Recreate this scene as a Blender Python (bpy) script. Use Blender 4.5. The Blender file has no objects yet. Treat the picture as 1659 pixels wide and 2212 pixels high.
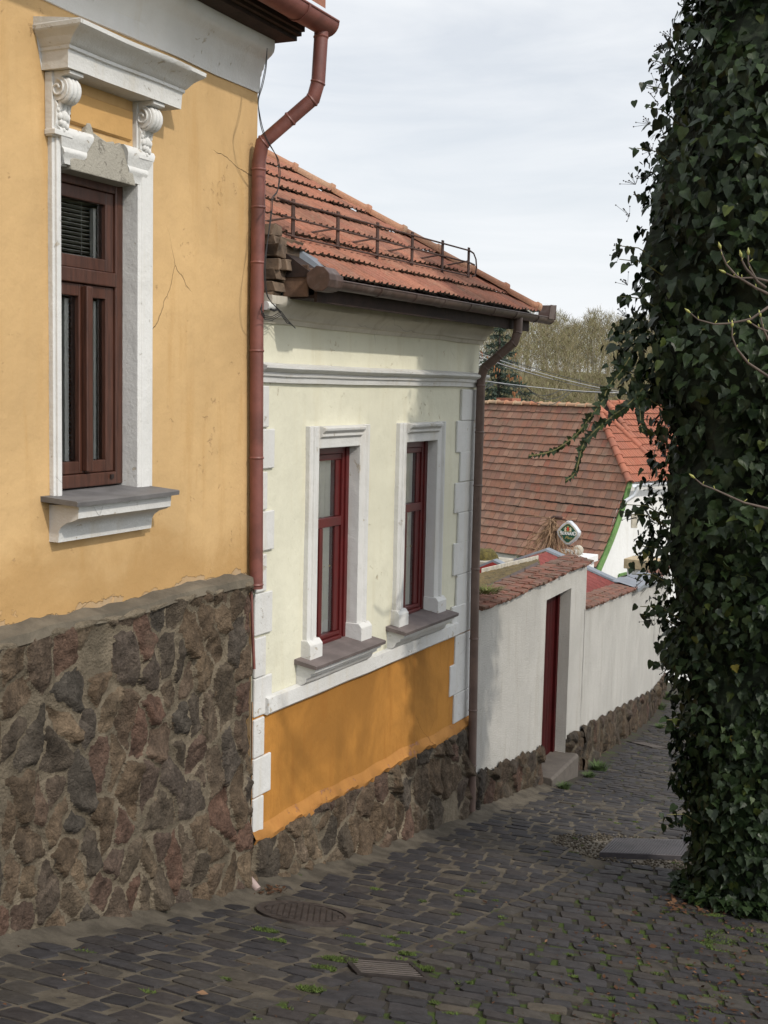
import bpy, bmesh, math, random
import numpy as np
from mathutils import Vector, Matrix
random.seed(7)
RS = np.random.RandomState(11)
R = math.radians
SC = bpy.context.scene
COL = SC.collection
A = np.array

# ------------------------------------------------------------------ camera
F_PX, CX, CY = 2700., 829.5, 1106.           # focal length in a 1659 x 2212 picture
PITCH, ROLL = math.atan(273 / 2700), .022
EYE = A([0, 0, 1.6])
c_f = A([0, math.cos(PITCH), -math.sin(PITCH)])
_r, _u = A([1., 0, 0]), A([0, math.sin(PITCH), math.cos(PITCH)])
c_r = _r * math.cos(ROLL) + _u * math.sin(ROLL)
c_u = _u * math.cos(ROLL) - _r * math.sin(ROLL)
cam = bpy.data.objects.new('camera', bpy.data.cameras.new('camera'))
COL.objects.link(cam)
cam.matrix_world = Matrix([[c_r[i], c_u[i], -c_f[i], EYE[i]] for i in range(3)] + [[0, 0, 0, 1]])
cam.data.sensor_fit = 'VERTICAL'
cam.data.sensor_height = 36
cam.data.lens = 36 * F_PX / 2212
cam.data.clip_start = .05
cam.data.clip_end = 2000
SC.camera = cam

# ------------------------------------------------------------------ light
SUN_HEAD, SUN_EL = 135., 40.                 # compass-like heading of the sun (0 = +Y, 90 = +X)
sun_dir = A([math.sin(R(SUN_HEAD)) * math.cos(R(SUN_EL)), math.cos(R(SUN_HEAD)) * math.cos(R(SUN_EL)), math.sin(R(SUN_EL))])
sl = bpy.data.lights.new('sun', 'SUN')
sl.energy = 2.35
sl.angle = R(1.2)
sl.color = (1, .93, .82)
sun = bpy.data.objects.new('sun', sl)
COL.objects.link(sun)
sun.rotation_euler = Vector(-sun_dir).to_track_quat('-Z', 'Y').to_euler()

world = bpy.data.worlds.new('World')
SC.world = world
world.use_nodes = True
nt = world.node_tree
nt.nodes.clear()


def wn(t, **kw):
    n = nt.nodes.new(t)
    for k, v in kw.items():
        setattr(n, k, v)
    return n


w_out = wn('ShaderNodeOutputWorld')
w_bg = wn('ShaderNodeBackground')
w_bg.inputs[1].default_value = .1
sky = wn('ShaderNodeTexSky', sky_type='NISHITA', sun_disc=False)
sky.sun_elevation = R(SUN_EL)
sky.sun_rotation = R(SUN_HEAD)
tc = wn('ShaderNodeTexCoord')
mp = wn('ShaderNodeMapping')
mp.inputs['Scale'].default_value = (1.2, 1.2, 7.5)
mp.inputs['Rotation'].default_value = (R(4), R(-5), 0)
nz = wn('ShaderNodeTexNoise')
nz.inputs['Scale'].default_value = 2.3
nz.inputs['Detail'].default_value = 7
nz.inputs['Roughness'].default_value = .55
nz.inputs['Distortion'].default_value = .6
rp = wn('ShaderNodeValToRGB')
rp.color_ramp.elements[0].position = .3
rp.color_ramp.elements[0].color = (.7,) * 3 + (1,)
rp.color_ramp.elements[1].position = .66
rp.color_ramp.elements[1].color = (1, 1, 1, 1)
mx = wn('ShaderNodeMixRGB')
mx.inputs[2].default_value = (9.5, 9.75, 10.05, 1)
dp = wn('ShaderNodeVectorMath', operation='DOT_PRODUCT')
dp.inputs[1].default_value = tuple(sun_dir)
mr = wn('ShaderNodeMapRange')
mr.inputs['From Min'].default_value = .1
mr.inputs['From Max'].default_value = 1.
mr.inputs['To Min'].default_value = 1.
mr.inputs['To Max'].default_value = 1.9
ml = wn('ShaderNodeVectorMath', operation='SCALE')
for a, b in ((tc.outputs['Generated'], mp.inputs[0]), (mp.outputs[0], nz.inputs[0]), (nz.outputs[0], rp.inputs[0]),
             (rp.outputs[0], mx.inputs[0]), (sky.outputs[0], mx.inputs[1]), (tc.outputs['Generated'], dp.inputs[0]),
             (dp.outputs['Value'], mr.inputs[0]), (mx.outputs[0], ml.inputs[0]), (mr.outputs[0], ml.inputs['Scale']),
             (ml.outputs[0], w_bg.inputs[0]), (w_bg.outputs[0], w_out.inputs[0])):
    nt.links.new(a, b)
SC.view_settings.view_transform = 'Standard'
SC.view_settings.look = 'None'
SC.view_settings.exposure = 0
SC.view_settings.gamma = 1
SC.cycles.max_bounces = 8
SC.cycles.transparent_max_bounces = 12


# ------------------------------------------------------------------ frames
class Fr:
    """upright plane: s runs along it, t stands out from it, z is height"""
    def __init__(s, d, n, dist):
        s.d, s.n, s.dist = d, n, dist

    def p(s, a, t, z):
        q = A([0, 0, 0.]) + s.d * a + s.n * (t - s.dist)
        q[2] = z
        return q

    def st(s, x, y):
        q = A([x, y, 0])
        return q @ s.d, q @ s.n + s.dist


def heading(deg):
    return A([math.sin(R(deg)), math.cos(R(deg)), 0.])


def frame_h(deg, dist):
    d = heading(deg)
    return Fr(d, A([d[1], -d[0], 0]), dist)


def frame_pts(a, b):
    d = A([b[0] - a[0], b[1] - a[1], 0.])
    d /= np.linalg.norm(d)
    n = A([d[1], -d[0], 0])
    return Fr(d, n, -(A([a[0], a[1], 0]) @ n))


H1 = frame_h(24.623, 4.46)       # yellow house front
H2 = frame_h(26.699, 4.73)       # pale house front
P_A, P_B, P_C, P_D = A([.93, 12.42]), A([2.55, 16.01]), A([5.52, 24.95]), A([7.45, 32.2])
GA = frame_h(24.368, 4.2836)
GB = frame_pts(P_B, P_C)
GC = frame_pts(P_C, P_D)


def ray(x, y):
    d = c_f * F_PX + c_r * (x - CX) - c_u * (y - CY)
    return d / np.linalg.norm(d)


def at(x, y, dist):
    v = ray(x, y)
    return EYE + v * dist / v[1]


def on(fr, x, y, t=0):
    v = ray(x, y)
    return EYE + v * (-fr.dist + t - EYE @ fr.n) / (v @ fr.n)


DS = heading(26.5)
_SX = [-30, -6, 0, 4.87, 6.06, 7.38, 9.4, 11.45, 46]
_DR = [-6.0, .2, 1.6, 2.94, 3.27, 3.6, 3.97, 4.31, 4.31 + 34.55 * .172]


def gz(x, y):
    s = np.asarray(x) * DS[0] + np.asarray(y) * DS[1]
    return 1.6 - sum(np.interp(s + o, _SX, _DR) for o in (-.5, -.25, 0, .25, .5)) / 5


def ground_hit(x, y):
    v = ray(x, y)
    lo, hi = .5, 90.
    for _ in range(50):
        m = (lo + hi) / 2
        q = EYE + v * m
        if q[2] > gz(q[0], q[1]):
            lo = m
        else:
            hi = m
    return EYE + v * lo


# ------------------------------------------------------------------ noise for shapes
def vnoise(p, seed=0):
    p = np.asarray(p, float)
    i = np.floor(p).astype(np.int64)
    f = p - i
    f = f * f * (3 - 2 * f)

    def h(o):
        n = (i[..., 0] + o[0]) * 73856093 ^ (i[..., 1] + o[1]) * 19349663 ^ (i[..., 2] + o[2]) * 83492791 ^ (seed * 2654435 + 977)
        n = (n ^ (n >> 13)) * 1274126177 & 0x7fffffff
        n = (n ^ (n >> 11)) * 668265263 & 0x7fffffff
        return ((n >> 7) & 0xffff) / 65535.
    r = 0
    for a in (0, 1):
        for b in (0, 1):
            for c in (0, 1):
                w = (f[..., 0] if a else 1 - f[..., 0]) * (f[..., 1] if b else 1 - f[..., 1]) * (f[..., 2] if c else 1 - f[..., 2])
                r = r + w * h((a, b, c))
    return r * 2 - 1


def fbm(p, seed=0, oct=4):
    r, a = 0, .5
    p = np.asarray(p, float)
    for k in range(oct):
        r = r + a * vnoise(p * 2 ** k, seed + k)
        a *= .5
    return r


# ------------------------------------------------------------------ mesh builder
class MB:
    def __init__(s):
        s.v, s.f, s.mi = [], [], {}

    def add(s, pts):
        k = len(s.v)
        s.v.extend([tuple(map(float, p)) for p in pts])
        return k

    def merge(s, o, idx):
        k, n = len(s.v), len(s.f)
        s.v += o.v
        s.f += [tuple(q + k for q in f) for f in o.f]
        for i in range(n, len(s.f)):
            s.mi[i] = idx

    def poly(s, pts):
        k = s.add(pts)
        s.f.append(tuple(range(k, k + len(pts))))

    def box8(s, p):
        k = s.add(p)     # 0-3 bottom ring, 4-7 top ring
        for q in ((3, 2, 1, 0), (4, 5, 6, 7), (0, 1, 5, 4), (1, 2, 6, 5), (2, 3, 7, 6), (3, 0, 4, 7)):
            s.f.append(tuple(k + i for i in q))

    def fbox(s, fr, s0, s1, t0, t1, z0, z1):
        s.box8([fr.p(a, t, z) for z in (z0, z1) for a, t in ((s0, t1), (s0, t0), (s1, t0), (s1, t1))])

    def prism(s, pts, off):
        n = len(pts)
        k = s.add(pts)
        s.add([A(p) + A(off) for p in pts])
        s.f.append(tuple(k + i for i in range(n))[::-1])
        s.f.append(tuple(k + n + i for i in range(n)))
        for i in range(n):
            j = (i + 1) % n
            s.f.append((k + i, k + j, k + n + j, k + n + i))

    def sweep(s, fr, prof, s0, s1, seg=1, wob=0., seed=0, mitre=0., cap=True, ext=None):
        """profile of (t, z) run along s; mitre: ends slope in towards the wall by t * mitre"""
        n = len(prof)
        rows = []
        for i in range(seg + 1):
            u = i / seg
            row = []
            for q_, (t, z) in enumerate(prof):
                e_ = ext[q_] if ext else mitre * t
                a = s0 - e_ + (s1 - s0 + 2 * e_) * u
                w = wob * vnoise(A([a * 3.1, z * 9, t * 9 + seed]), seed) if wob else 0
                w2 = wob * vnoise(A([a * 2.3 + 7, z * 3, t * 3 + seed]), seed + 3) if wob else 0
                row.append(fr.p(a, t + (w if t > .01 else 0), z + w2))
            rows.append(s.add(row))
        for i in range(seg):
            for j in range(n):
                j2 = (j + 1) % n
                s.f.append((rows[i] + j, rows[i] + j2, rows[i + 1] + j2, rows[i + 1] + j))
        if cap and ext:
            for k_, e0, sg in ((0, s0, -1), (seg, s1, 1)):
                for q_ in range(n - 1):
                    (ta, za), (tb, zb_) = prof[q_], prof[q_ + 1]
                    w_ = s.add([fr.p(e0 + sg * ext[q_], 0, za), fr.p(e0 + sg * ext[q_ + 1], 0, zb_)])
                    s.f.append((rows[k_] + q_, rows[k_] + q_ + 1, w_ + 1, w_))
        elif cap:
            s.f.append(tuple(rows[0] + j for j in range(n))[::-1])
            s.f.append(tuple(rows[-1] + j for j in range(n)))

    def tube(s, path, r, n=10, cap=True, arc=None):
        path = [A(p) for p in path]
        m = len(path)
        rr = r if hasattr(r, '__len__') else [r] * m
        up = A([0, 0, 1.])
        prev = None
        rows = []
        for i in range(m):
            d = path[min(i + 1, m - 1)] - path[max(i - 1, 0)]
            if 0 < i < m - 1:
                d1 = path[i] - path[i - 1]
                d2 = path[i + 1] - path[i]
                d = d1 / (np.linalg.norm(d1) + 1e-9) + d2 / (np.linalg.norm(d2) + 1e-9)
            d = d / (np.linalg.norm(d) + 1e-9)
            if prev is None:
                x = np.cross(d, up)
                if np.linalg.norm(x) < .1:
                    x = np.cross(d, A([1., 0, 0]))
            else:
                x = prev - d * (prev @ d)
            x /= np.linalg.norm(x) + 1e-9
            prev = x
            y = np.cross(d, x)
            st = 1.
            if 0 < i < m - 1:
                d1 = path[i + 1] - path[i]
                st = 1 / max(.6, abs(d @ d1) / (np.linalg.norm(d1) + 1e-9))
            rows.append(s.add([path[i] + rr[i] * (1 + (st - 1) * .5) * (x * math.cos(2 * math.pi * k / n) + y * math.sin(2 * math.pi * k / n)) for k in range(n)]))
        for i in range(m - 1):
            for k in range(n):
                k2 = (k + 1) % n
                s.f.append((rows[i] + k, rows[i] + k2, rows[i + 1] + k2, rows[i + 1] + k))
        if cap:
            s.f.append(tuple(rows[0] + k for k in range(n))[::-1])
            s.f.append(tuple(rows[-1] + k for k in range(n)))

    def grid(s, P):
        """P: array (m, n, 3)"""
        m, n = P.shape[:2]
        k = s.add(P.reshape(-1, 3))
        for i in range(m - 1):
            for j in range(n - 1):
                a = k + i * n + j
                s.f.append((a, a + 1, a + n + 1, a + n))
        return k

    def ball(s, c, r, n=10, m=6, sq=(1, 1, 1)):
        P = A([[A(c) + r * A(sq) * A([math.sin(math.pi * i / m) * math.cos(2 * math.pi * j / n), math.sin(math.pi * i / m) * math.sin(2 * math.pi * j / n), math.cos(math.pi * i / m)]) for j in range(n + 1)] for i in range(m + 1)])
        s.grid(P)

    def build(s, name, m, parent=None, smooth=False, bevel=0., base=None, kind=None):
        root = parent
        while root is not None and root.parent is not None:
            root = root.parent
        b = A(root['_b']) if root is not None else (A(base, float) if base is not None else A([0., 0, 0]))
        me = bpy.data.meshes.new(name)
        me.from_pydata([tuple(A(p) - b) for p in s.v], [], s.f)
        me.update()
        o = bpy.data.objects.new(name, me)
        COL.objects.link(o)
        for q in (m if isinstance(m, (list, tuple)) else [m]):
            me.materials.append(q)
        for i, q in s.mi.items():
            me.polygons[i].material_index = q
        if parent is not None:
            o.parent = parent
        else:
            o.location = b
        if smooth:
            me.polygons.foreach_set('use_smooth', [True] * len(me.polygons))
            if smooth != 'all':
                try:
                    me.set_sharp_from_angle(angle=R(40))
                except Exception:
                    pass
        if bevel:
            md = o.modifiers.new('bevel', 'BEVEL')
            md.width = bevel
            md.segments = 2
            md.limit_method = 'ANGLE'
            md.angle_limit = R(35)
        if kind:
            o['kind'] = kind
        o['_b'] = tuple(b)
        return o


def attr(o, name, vals):
    a = o.data.attributes.new(name, 'FLOAT', 'POINT')
    a.data.foreach_set('value', np.asarray(vals, np.float32))


def tag(o, label, cat, group=None, kind=None):
    o['label'] = label
    o['category'] = cat
    if group:
        o['group'] = group
    if kind:
        o['kind'] = kind
    return o


def thing(name, label, cat, loc, group=None):
    o = bpy.data.objects.new(name, None)
    o.empty_display_size = .2
    COL.objects.link(o)
    o.location = tuple(map(float, loc))
    o['_b'] = tuple(map(float, loc))
    return tag(o, label, cat, group)


# ------------------------------------------------------------------ materials
class M:
    def __init__(s, name):
        s.m = bpy.data.materials.new(name)
        s.m.use_nodes = True
        s.t = s.m.node_tree
        s.t.nodes.clear()
        s.co = s.n('ShaderNodeTexCoord').outputs['Object']

    def n(s, t, **kw):
        x = s.t.nodes.new(t)
        for k, v in kw.items():
            setattr(x, k, v)
        return x

    def set(s, sock, v):
        if isinstance(v, bpy.types.NodeSocket):
            s.t.links.new(v, sock)
        elif hasattr(v, '__len__'):
            sock.default_value = (*v, 1) if len(v) == 3 and sock.type == 'RGBA' else v
        else:
            sock.default_value = v

    def mapping(s, scale=(1, 1, 1), rot=(0, 0, 0), co=None):
        x = s.n('ShaderNodeMapping')
        s.set(x.inputs[0], co or s.co)
        x.inputs['Scale'].default_value = scale
        x.inputs['Rotation'].default_value = rot
        return x.outputs[0]

    def noise(s, scale, detail=5, rough=.55, dist=0, co=None):
        x = s.n('ShaderNodeTexNoise')
        s.set(x.inputs['Vector'], co or s.co)
        x.inputs['Scale'].default_value = scale
        x.inputs['Detail'].default_value = detail
        x.inputs['Roughness'].default_value = rough
        x.inputs['Distortion'].default_value = dist
        return x.outputs[0]

    def vor(s, scale, feature='F1', co=None, out=0):
        x = s.n('ShaderNodeTexVoronoi', feature=feature)
        s.set(x.inputs['Vector'], co or s.co)
        x.inputs['Scale'].default_value = scale
        return x.outputs[out]

    def ramp(s, fac, stops):
        x = s.n('ShaderNodeValToRGB')
        s.set(x.inputs[0], fac)
        e = x.color_ramp.elements
        while len(e) < len(stops):
            e.new(.5)
        for i, (p, c) in enumerate(stops):
            e[i].position = p
            e[i].color = (c, c, c, 1) if not hasattr(c, '__len__') else (*c, 1)
        return x.outputs[0]

    def mix(s, fac, a, b, mode='MIX'):
        x = s.n('ShaderNodeMixRGB', blend_type=mode)
        s.set(x.inputs[0], fac)
        s.set(x.inputs[1], a)
        s.set(x.inputs[2], b)
        return x.outputs[0]

    def math(s, op, a, b=0., c=None, clamp=False):
        x = s.n('ShaderNodeMath', operation=op, use_clamp=clamp)
        s.set(x.inputs[0], a)
        s.set(x.inputs[1], b)
        if c is not None:
            s.set(x.inputs[2], c)
        return x.outputs[0]

    def rng(s, v, a, b, c=0., d=1.):
        x = s.n('ShaderNodeMapRange', interpolation_type='SMOOTHSTEP')
        for k, q in enumerate((v, a, b, c, d)):
            s.set(x.inputs[k], q)
        return x.outputs[0]

    def xyz(s, co=None):
        x = s.n('ShaderNodeSeparateXYZ')
        s.set(x.inputs[0], co or s.co)
        return x.outputs

    def island(s):
        return s.n('ShaderNodeNewGeometry').outputs['Random Per Island']

    def at(s, name):
        return s.n('ShaderNodeAttribute', attribute_name=name).outputs['Fac']

    def bump(s, h, strength=.5, dist=.01, normal=None):
        x = s.n('ShaderNodeBump')
        x.inputs['Strength'].default_value = strength
        x.inputs['Distance'].default_value = dist
        s.set(x.inputs['Height'], h)
        if normal is not None:
            s.set(x.inputs['Normal'], normal)
        return x.outputs[0]

    def out(s, col, rough=.8, bump=None, spec=.5, metal=0., coat=0., sub=None):
        b = s.n('ShaderNodeBsdfPrincipled')
        s.set(b.inputs['Base Color'], col)
        s.set(b.inputs['Roughness'], rough)
        s.set(b.inputs['Specular IOR Level'], spec)
        s.set(b.inputs['Metallic'], metal)
        if coat:
            b.inputs['Coat Weight'].default_value = coat
        if bump is not None:
            s.set(b.inputs['Normal'], bump)
        o = s.n('ShaderNodeOutputMaterial')
        s.t.links.new(b.outputs[0], o.inputs[0])
        s.bsdf, s.o = b, o
        return s.m


def mul(c, k):
    return tuple(x * k for x in c)


def plaster(name, col, var=.12, stain=None, fine=.5, stucco=0., crack=.6, peel=None, chip=None, paint_falloff=None):
    m = M(name)
    big = m.noise(.9, 6, .6, .5)
    c = m.mix(m.rng(big, .35, .68), mul(col, 1 - var), mul(col, 1 + var * .55))
    st = m.mapping((5, 5, .55))
    streak = m.noise(1.6, 5, .6, .2, st)
    if stain is not None:
        c = m.mix(m.math('MULTIPLY', m.rng(streak, .5, .75), .55), c, stain)
    mid = m.noise(9, 5, .65)
    c = m.mix(m.math('MULTIPLY', m.rng(mid, .5, .8), .16), c, mul(col, .72))
    warp = m.mix(.08, m.co, m.n('ShaderNodeTexNoise').outputs[1])
    tn = m.t.nodes[-2] if False else None
    ce = m.vor(.85, 'DISTANCE_TO_EDGE', m.mix(.18, m.co, _ncol(m, 2.2)))
    cm = m.math('MULTIPLY', m.rng(ce, .0006, .0028, 1, 0), m.rng(m.noise(.8, 2), .56, .62))
    if crack:
        c = m.mix(m.math('MULTIPLY', cm, crack), c, mul(col, .3))
    h = m.math('ADD', m.math('MULTIPLY', m.noise(3.5, 4), 1.2), m.math('MULTIPLY', m.noise(60, 5, .7), .25 * fine))
    h = m.math('SUBTRACT', h, m.math('MULTIPLY', cm, .8 * crack))
    if peel is not None:
        pc, lo, hi = peel
        z = m.xyz()[2]
        k = m.math('ADD', m.math('MULTIPLY', m.noise(3.3, 6, .6, .4), 1.6), m.rng(z, lo, hi, .35, -.8))
        k = m.rng(k, .93, .96)
        c = m.mix(k, c, pc)
        h = m.math('SUBTRACT', h, m.math('MULTIPLY', k, .5))
    if paint_falloff is not None:  # deeper orange paint low down, with light falloff put into its colour too
        dc, lo, hi = paint_falloff
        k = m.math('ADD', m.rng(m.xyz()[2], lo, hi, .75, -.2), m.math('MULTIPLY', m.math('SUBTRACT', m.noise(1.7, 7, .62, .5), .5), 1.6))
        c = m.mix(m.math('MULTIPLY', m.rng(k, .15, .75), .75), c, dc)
    if chip is not None:
        cc, thr = chip
        k2 = m.math('ADD', m.math('MULTIPLY', m.noise(2.1, 3), .45), m.math('MULTIPLY', m.noise(17, 6, .68, .5), .75))
        k2 = m.rng(k2, thr, thr + .025)
        c = m.mix(m.math('MULTIPLY', k2, .8), c, cc)
        h = m.math('SUBTRACT', h, m.math('MULTIPLY', k2, .35))
    nb = m.bump(h, .7, .02)
    if stucco:
        v = m.vor(130, 'SMOOTH_F1', m.mix(.02, m.co, _ncol(m, 30)))
        nb = m.bump(m.math('ADD', m.math('MULTIPLY', v, -1), m.math('MULTIPLY', m.noise(120, 3), .5)), stucco, .012, nb)
        c = m.mix(m.math('MULTIPLY', m.rng(v, .35, .75), .28), c, mul(col, .55))
    return m.out(c, .88, nb, .25)


def _ncol(m, scale):
    x = m.n('ShaderNodeTexNoise')
    m.set(x.inputs['Vector'], m.co)
    x.inputs['Scale'].default_value = scale
    x.inputs['Detail'].default_value = 4
    return x.outputs[1]


def stone_mat(name, mortar=(.235, .193, .138), dark=1.):
    m = M(name)
    r, mo = m.at('cr'), m.at('mort')
    c = m.ramp(r, [(0, mul((0.086, 0.063, 0.043), dark)), (.2, mul((0.119, 0.084, 0.055), dark)), (.38, mul((0.060, 0.052, 0.043), dark)),
                   (.52, mul((0.142, 0.104, 0.068), dark)), (.66, mul((0.103, 0.072, 0.050), dark)), (.8, mul((0.082, 0.068, 0.055), dark)),
                   (.96, mul((0.115, 0.068, 0.049), dark)), (1, mul((0.126, 0.098, 0.070), dark))])
    n1 = m.noise(7, 7, .68, .3)
    c = m.mix(m.rng(n1, .4, .7), mul((.6, .58, .56), 1), (1.35, 1.3, 1.22), 'MIX') if False else m.mix(1, c, m.ramp(n1, [(.3, .42), (.5, 1.), (.72, 1.85)]), 'MULTIPLY')
    n2 = m.noise(45, 4, .7)
    c = m.mix(.75, c, m.ramp(n2, [(.3, .6), (.6, 1.25)]), 'MULTIPLY')
    dirt = m.rng(m.noise(3, 6, .65), .55, .75)
    c = m.mix(m.math('MULTIPLY', dirt, .3), c, mul((.17, .14, .1), dark))
    mc = m.mix(m.rng(m.noise(5, 6, .6), .35, .65), mortar, mul(mortar, .55))
    mm = m.rng(m.math('ADD', mo, m.math('MULTIPLY', m.math('SUBTRACT', m.noise(22, 5, .7), .5), .9)), .42, .6)
    c = m.mix(mm, c, mc)
    h = m.math('ADD', m.math('MULTIPLY', m.noise(38, 6, .75), 1), m.math('MULTIPLY', m.vor(60), .3))
    return m.out(c, .92, m.bump(h, 1., .03), .2)


def simple(name, col, rough=.7, var=.15, scale=8, bump=.25, bscale=40, metal=0., spec=.5, streak=False, dirt=None, dirt_amt=.5):
    m = M(name)
    co = m.mapping((4, 4, .5)) if streak else m.co
    c = m.mix(m.rng(m.noise(scale, 6, .6, .3, co), .3, .7), mul(col, 1 - var), mul(col, 1 + var))
    if dirt is not None:
        c = m.mix(m.math('MULTIPLY', m.rng(m.noise(scale * .6, 7, .68, .6), .5, .68), dirt_amt), c, dirt)
    return m.out(c, rough, m.bump(m.noise(bscale, 5, .7), bump, .006), spec, metal)


def tile_mat(name, cols, lichen=(.2, .19, .13), lich=.4, dark=(.1, .07, .055), dk=.4, streaks=None):
    m = M(name)
    r = m.island()
    k = len(cols)
    c = m.ramp(r, [(i / (k - 1), q) for i, q in enumerate(cols)])
    c = m.mix(m.math('MULTIPLY', m.rng(m.noise(2.2, 6, .65, .6), .45, .7), dk), c, dark)
    c = m.mix(m.math('MULTIPLY', m.rng(m.noise(14, 6, .7), .52, .7), lich), c, lichen)
    c = m.mix(.5, c, m.ramp(m.noise(60, 3), [(.3, .65), (.7, 1.3)]), 'MULTIPLY')
    return m.out(c, .9, m.bump(m.noise(50, 5, .7), .35, .006), .2)


MT = {}
MT['yellow'] = plaster('yellow_plaster', (.545, .36, .172), .11, stain=(.45, .27, .105), peel=((.42, .38, .32), 1.44, 1.7), paint_falloff=((.39, .232, .09), 1.5, 2.3), chip=((.5, .32, .16), .74))
MT['panel'] = plaster('orange_panel_plaster', (.52, .31, .12), .1)
MT['pale'] = plaster('pale_plaster', (.66, .64, .515), .07, stain=(.58, .54, .4), chip=((.5, .42, .29), .735))
MT['orange'] = plaster('orange_plaster', (.43, .195, .04), .32, stain=(.29, .115, .02), crack=.25, chip=((.5, .27, .1), .765))
MT['stucco'] = plaster('white_stucco', (.44, .425, .395), .1, stain=(.33, .305, .26), stucco=.7, crack=0)
MT['white'] = plaster('white_trim_paint', (.61, .605, .59), .07, stain=(.53, .49, .42), fine=.9, crack=.3, chip=((.46, .4, .31), .73))
MT['white_wall'] = plaster('white_wall_paint', (.67, .67, .66), .04, crack=0, stain=(.58, .57, .54))
MT['grey_trim'] = plaster('grey_cornice_plaster', (.52, .48, .41), .12, stain=(.34, .29, .22), crack=.3)
MT['patch'] = plaster('bare_grey_render', (.36, .335, .285), .2, fine=3, crack=.9, chip=((.24, .22, .185), .7))
MT['stone'] = stone_mat('rubble_stone')
MT['stone2'] = stone_mat('dark_rubble_stone', (.1, .083, .06), .55)
MT['ledge'] = simple('ledge_mortar', (.125, .105, .077), .95, .3, 5, .9, 30)
MT['brown_wood'] = simple('stained_wood', (.062, .024, .015), .38, .3, 10, .12, 60, streak=True)
MT['red_paint'] = simple('dark_red_paint', (.085, .007, .007), .4, .15, 6, .1)
MT['door_red'] = simple('dark_red_door_paint', (.034, .0022, .0025), .6, .2, 5, .1, spec=.15)
MT['pipe1'] = simple('red_brown_pipe_paint', (.17, .06, .048), .5, .2, 6, .15, 30, dirt=(.08, .03, .025))
MT['pipe2'] = simple('brown_pipe_paint', (.125, .082, .066), .55, .15, 7, .15, 30, dirt=(.07, .045, .036))
MT['gutter2'] = simple('weathered_brown_gutter', (.07, .042, .035), .5, .25, 9, .2, 30, dirt=(.2, .17, .16), dirt_amt=.35)
MT['dark_wood'] = simple('old_dark_timber', (.022, .011, .008), .85, .4, 9, .5, 30)
MT['old_wood'] = simple('rotten_timber', (.12, .07, .045), .9, .4, 8, .8, 25)
MT['slab'] = simple('weathered_brick_slabs', (.12, .082, .055), .95, .5, 7, 1., 25, dirt=(.05, .042, .035))
MT['slate'] = simple('grey_sill_slab', (.12, .115, .115), .6, .2, 6, .25, 60)
MT['sill2'] = simple('brown_sill_tile', (.13, .105, .1), .75, .2, 6, .3, 60)
MT['rust'] = simple('rusty_iron', (.07, .035, .026), .8, .4, 14, .4, 60)
MT['iron'] = simple('brown_cast_iron', (.042, .033, .029), .7, .35, 12, .3, 60, spec=.25)
MT['grate_bar'] = simple('worn_grate_bar', (.085, .07, .062), .6, .2)
MT['grate'] = simple('dark_cast_iron', (.026, .021, .019), .8, .35, 12, .3, 60, spec=.15)
MT['steel'] = simple('worn_steel_plate', (.058, .052, .056), .55, .2, 6, .2, 50, metal=.55)
MT['zinc'] = simple('zinc_sheet', (.2, .22, .25), .5, .12, 6, .1, 40, metal=.4)
MT['silver'] = simple('silver_paint', (.58, .6, .63), .3, .05, 6, .05, 40, metal=.3)
MT['wire'] = simple('black_cable', (.02, .02, .022), .6, .1)
MT['wire_pale'] = simple('bare_wire', (.4, .4, .42), .45, .1, metal=.4)
MT['blind'] = simple('grey_blind_slats', (.42, .41, .37), .6, .1)
MT['curtain'] = simple('white_curtain', (.78, .76, .72), .9, .06)
MT['curtain_y'] = simple('ochre_curtain', (.5, .36, .16), .9, .06)
MT['rail_white'] = simple('white_plastic', (.6, .6, .58), .5, .05)
MT['room'] = simple('dim_room_wall', (.2, .18, .15), .9, .1)
MT['shingle'] = simple('red_felt_shingles', (.17, .034, .028), .9, .2, 9, .6, 70)
MT['red_board'] = simple('red_board_paint', (.22, .018, .014), .6, .15)
MT['moss_sheet'] = simple('mossy_roofing', (.11, .075, .025), 1, .5, 14, 1., 30, dirt=(.05, .055, .012))
MT['edge_tile'] = simple('brown_concrete_tile', (.075, .052, .045), .85, .25, 12, .5, 40)
MT['board_pale'] = simple('weathered_pale_board', (.4, .37, .31), .85, .2, 12, .3)
MT['green'] = simple('green_board_paint', (.1, .2, .055), .7, .25, 6, .2, dirt=(.24, .25, .15), dirt_amt=.35)
MT['coping'] = tile_mat('coping_tiles', [(.16, .07, .05), (.21, .095, .068), (.11, .068, .052), (.19, .105, .08)], lich=.6, dk=.6)
MT['tile2'] = tile_mat('ribbed_roof_tiles', [(.33, .14, .092), (.37, .165, .11), (.29, .125, .088), (.35, .17, .115), (.26, .125, .092)], lichen=(.21, .175, .125), lich=.45, dark=(.14, .085, .062), dk=.45)
MT['hip2'] = tile_mat('hip_tiles', [(.36, .2, .125), (.34, .16, .1), (.4, .26, .17)], lich=.3, dk=.15)
MT['moss_line'] = simple('mossy_tile_edge', (.06, .042, .026), 1, .6, 25, .8, 60, dirt=(.17, .15, .1), dirt_amt=.5)
MT['tile_far'] = tile_mat('plain_roof_tiles', [(.25, .125, .085), (.275, .135, .09), (.235, .128, .094), (.3, .175, .125), (.26, .125, .085), (.215, .128, .1), (.28, .108, .072)], lichen=(.24, .2, .14), lich=.4, dark=(.165, .125, .095), dk=.6)
MT['tile_orange'] = tile_mat('newer_orange_tiles', [(.31, .11, .07), (.34, .13, .082), (.28, .108, .074)], lich=.25, dk=.35)
MT['ridge_far'] = tile_mat('pale_ridge_tiles', [(.42, .27, .17), (.45, .33, .22), (.4, .17, .1), (.36, .26, .17)], lich=.4, dk=.2)
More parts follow.
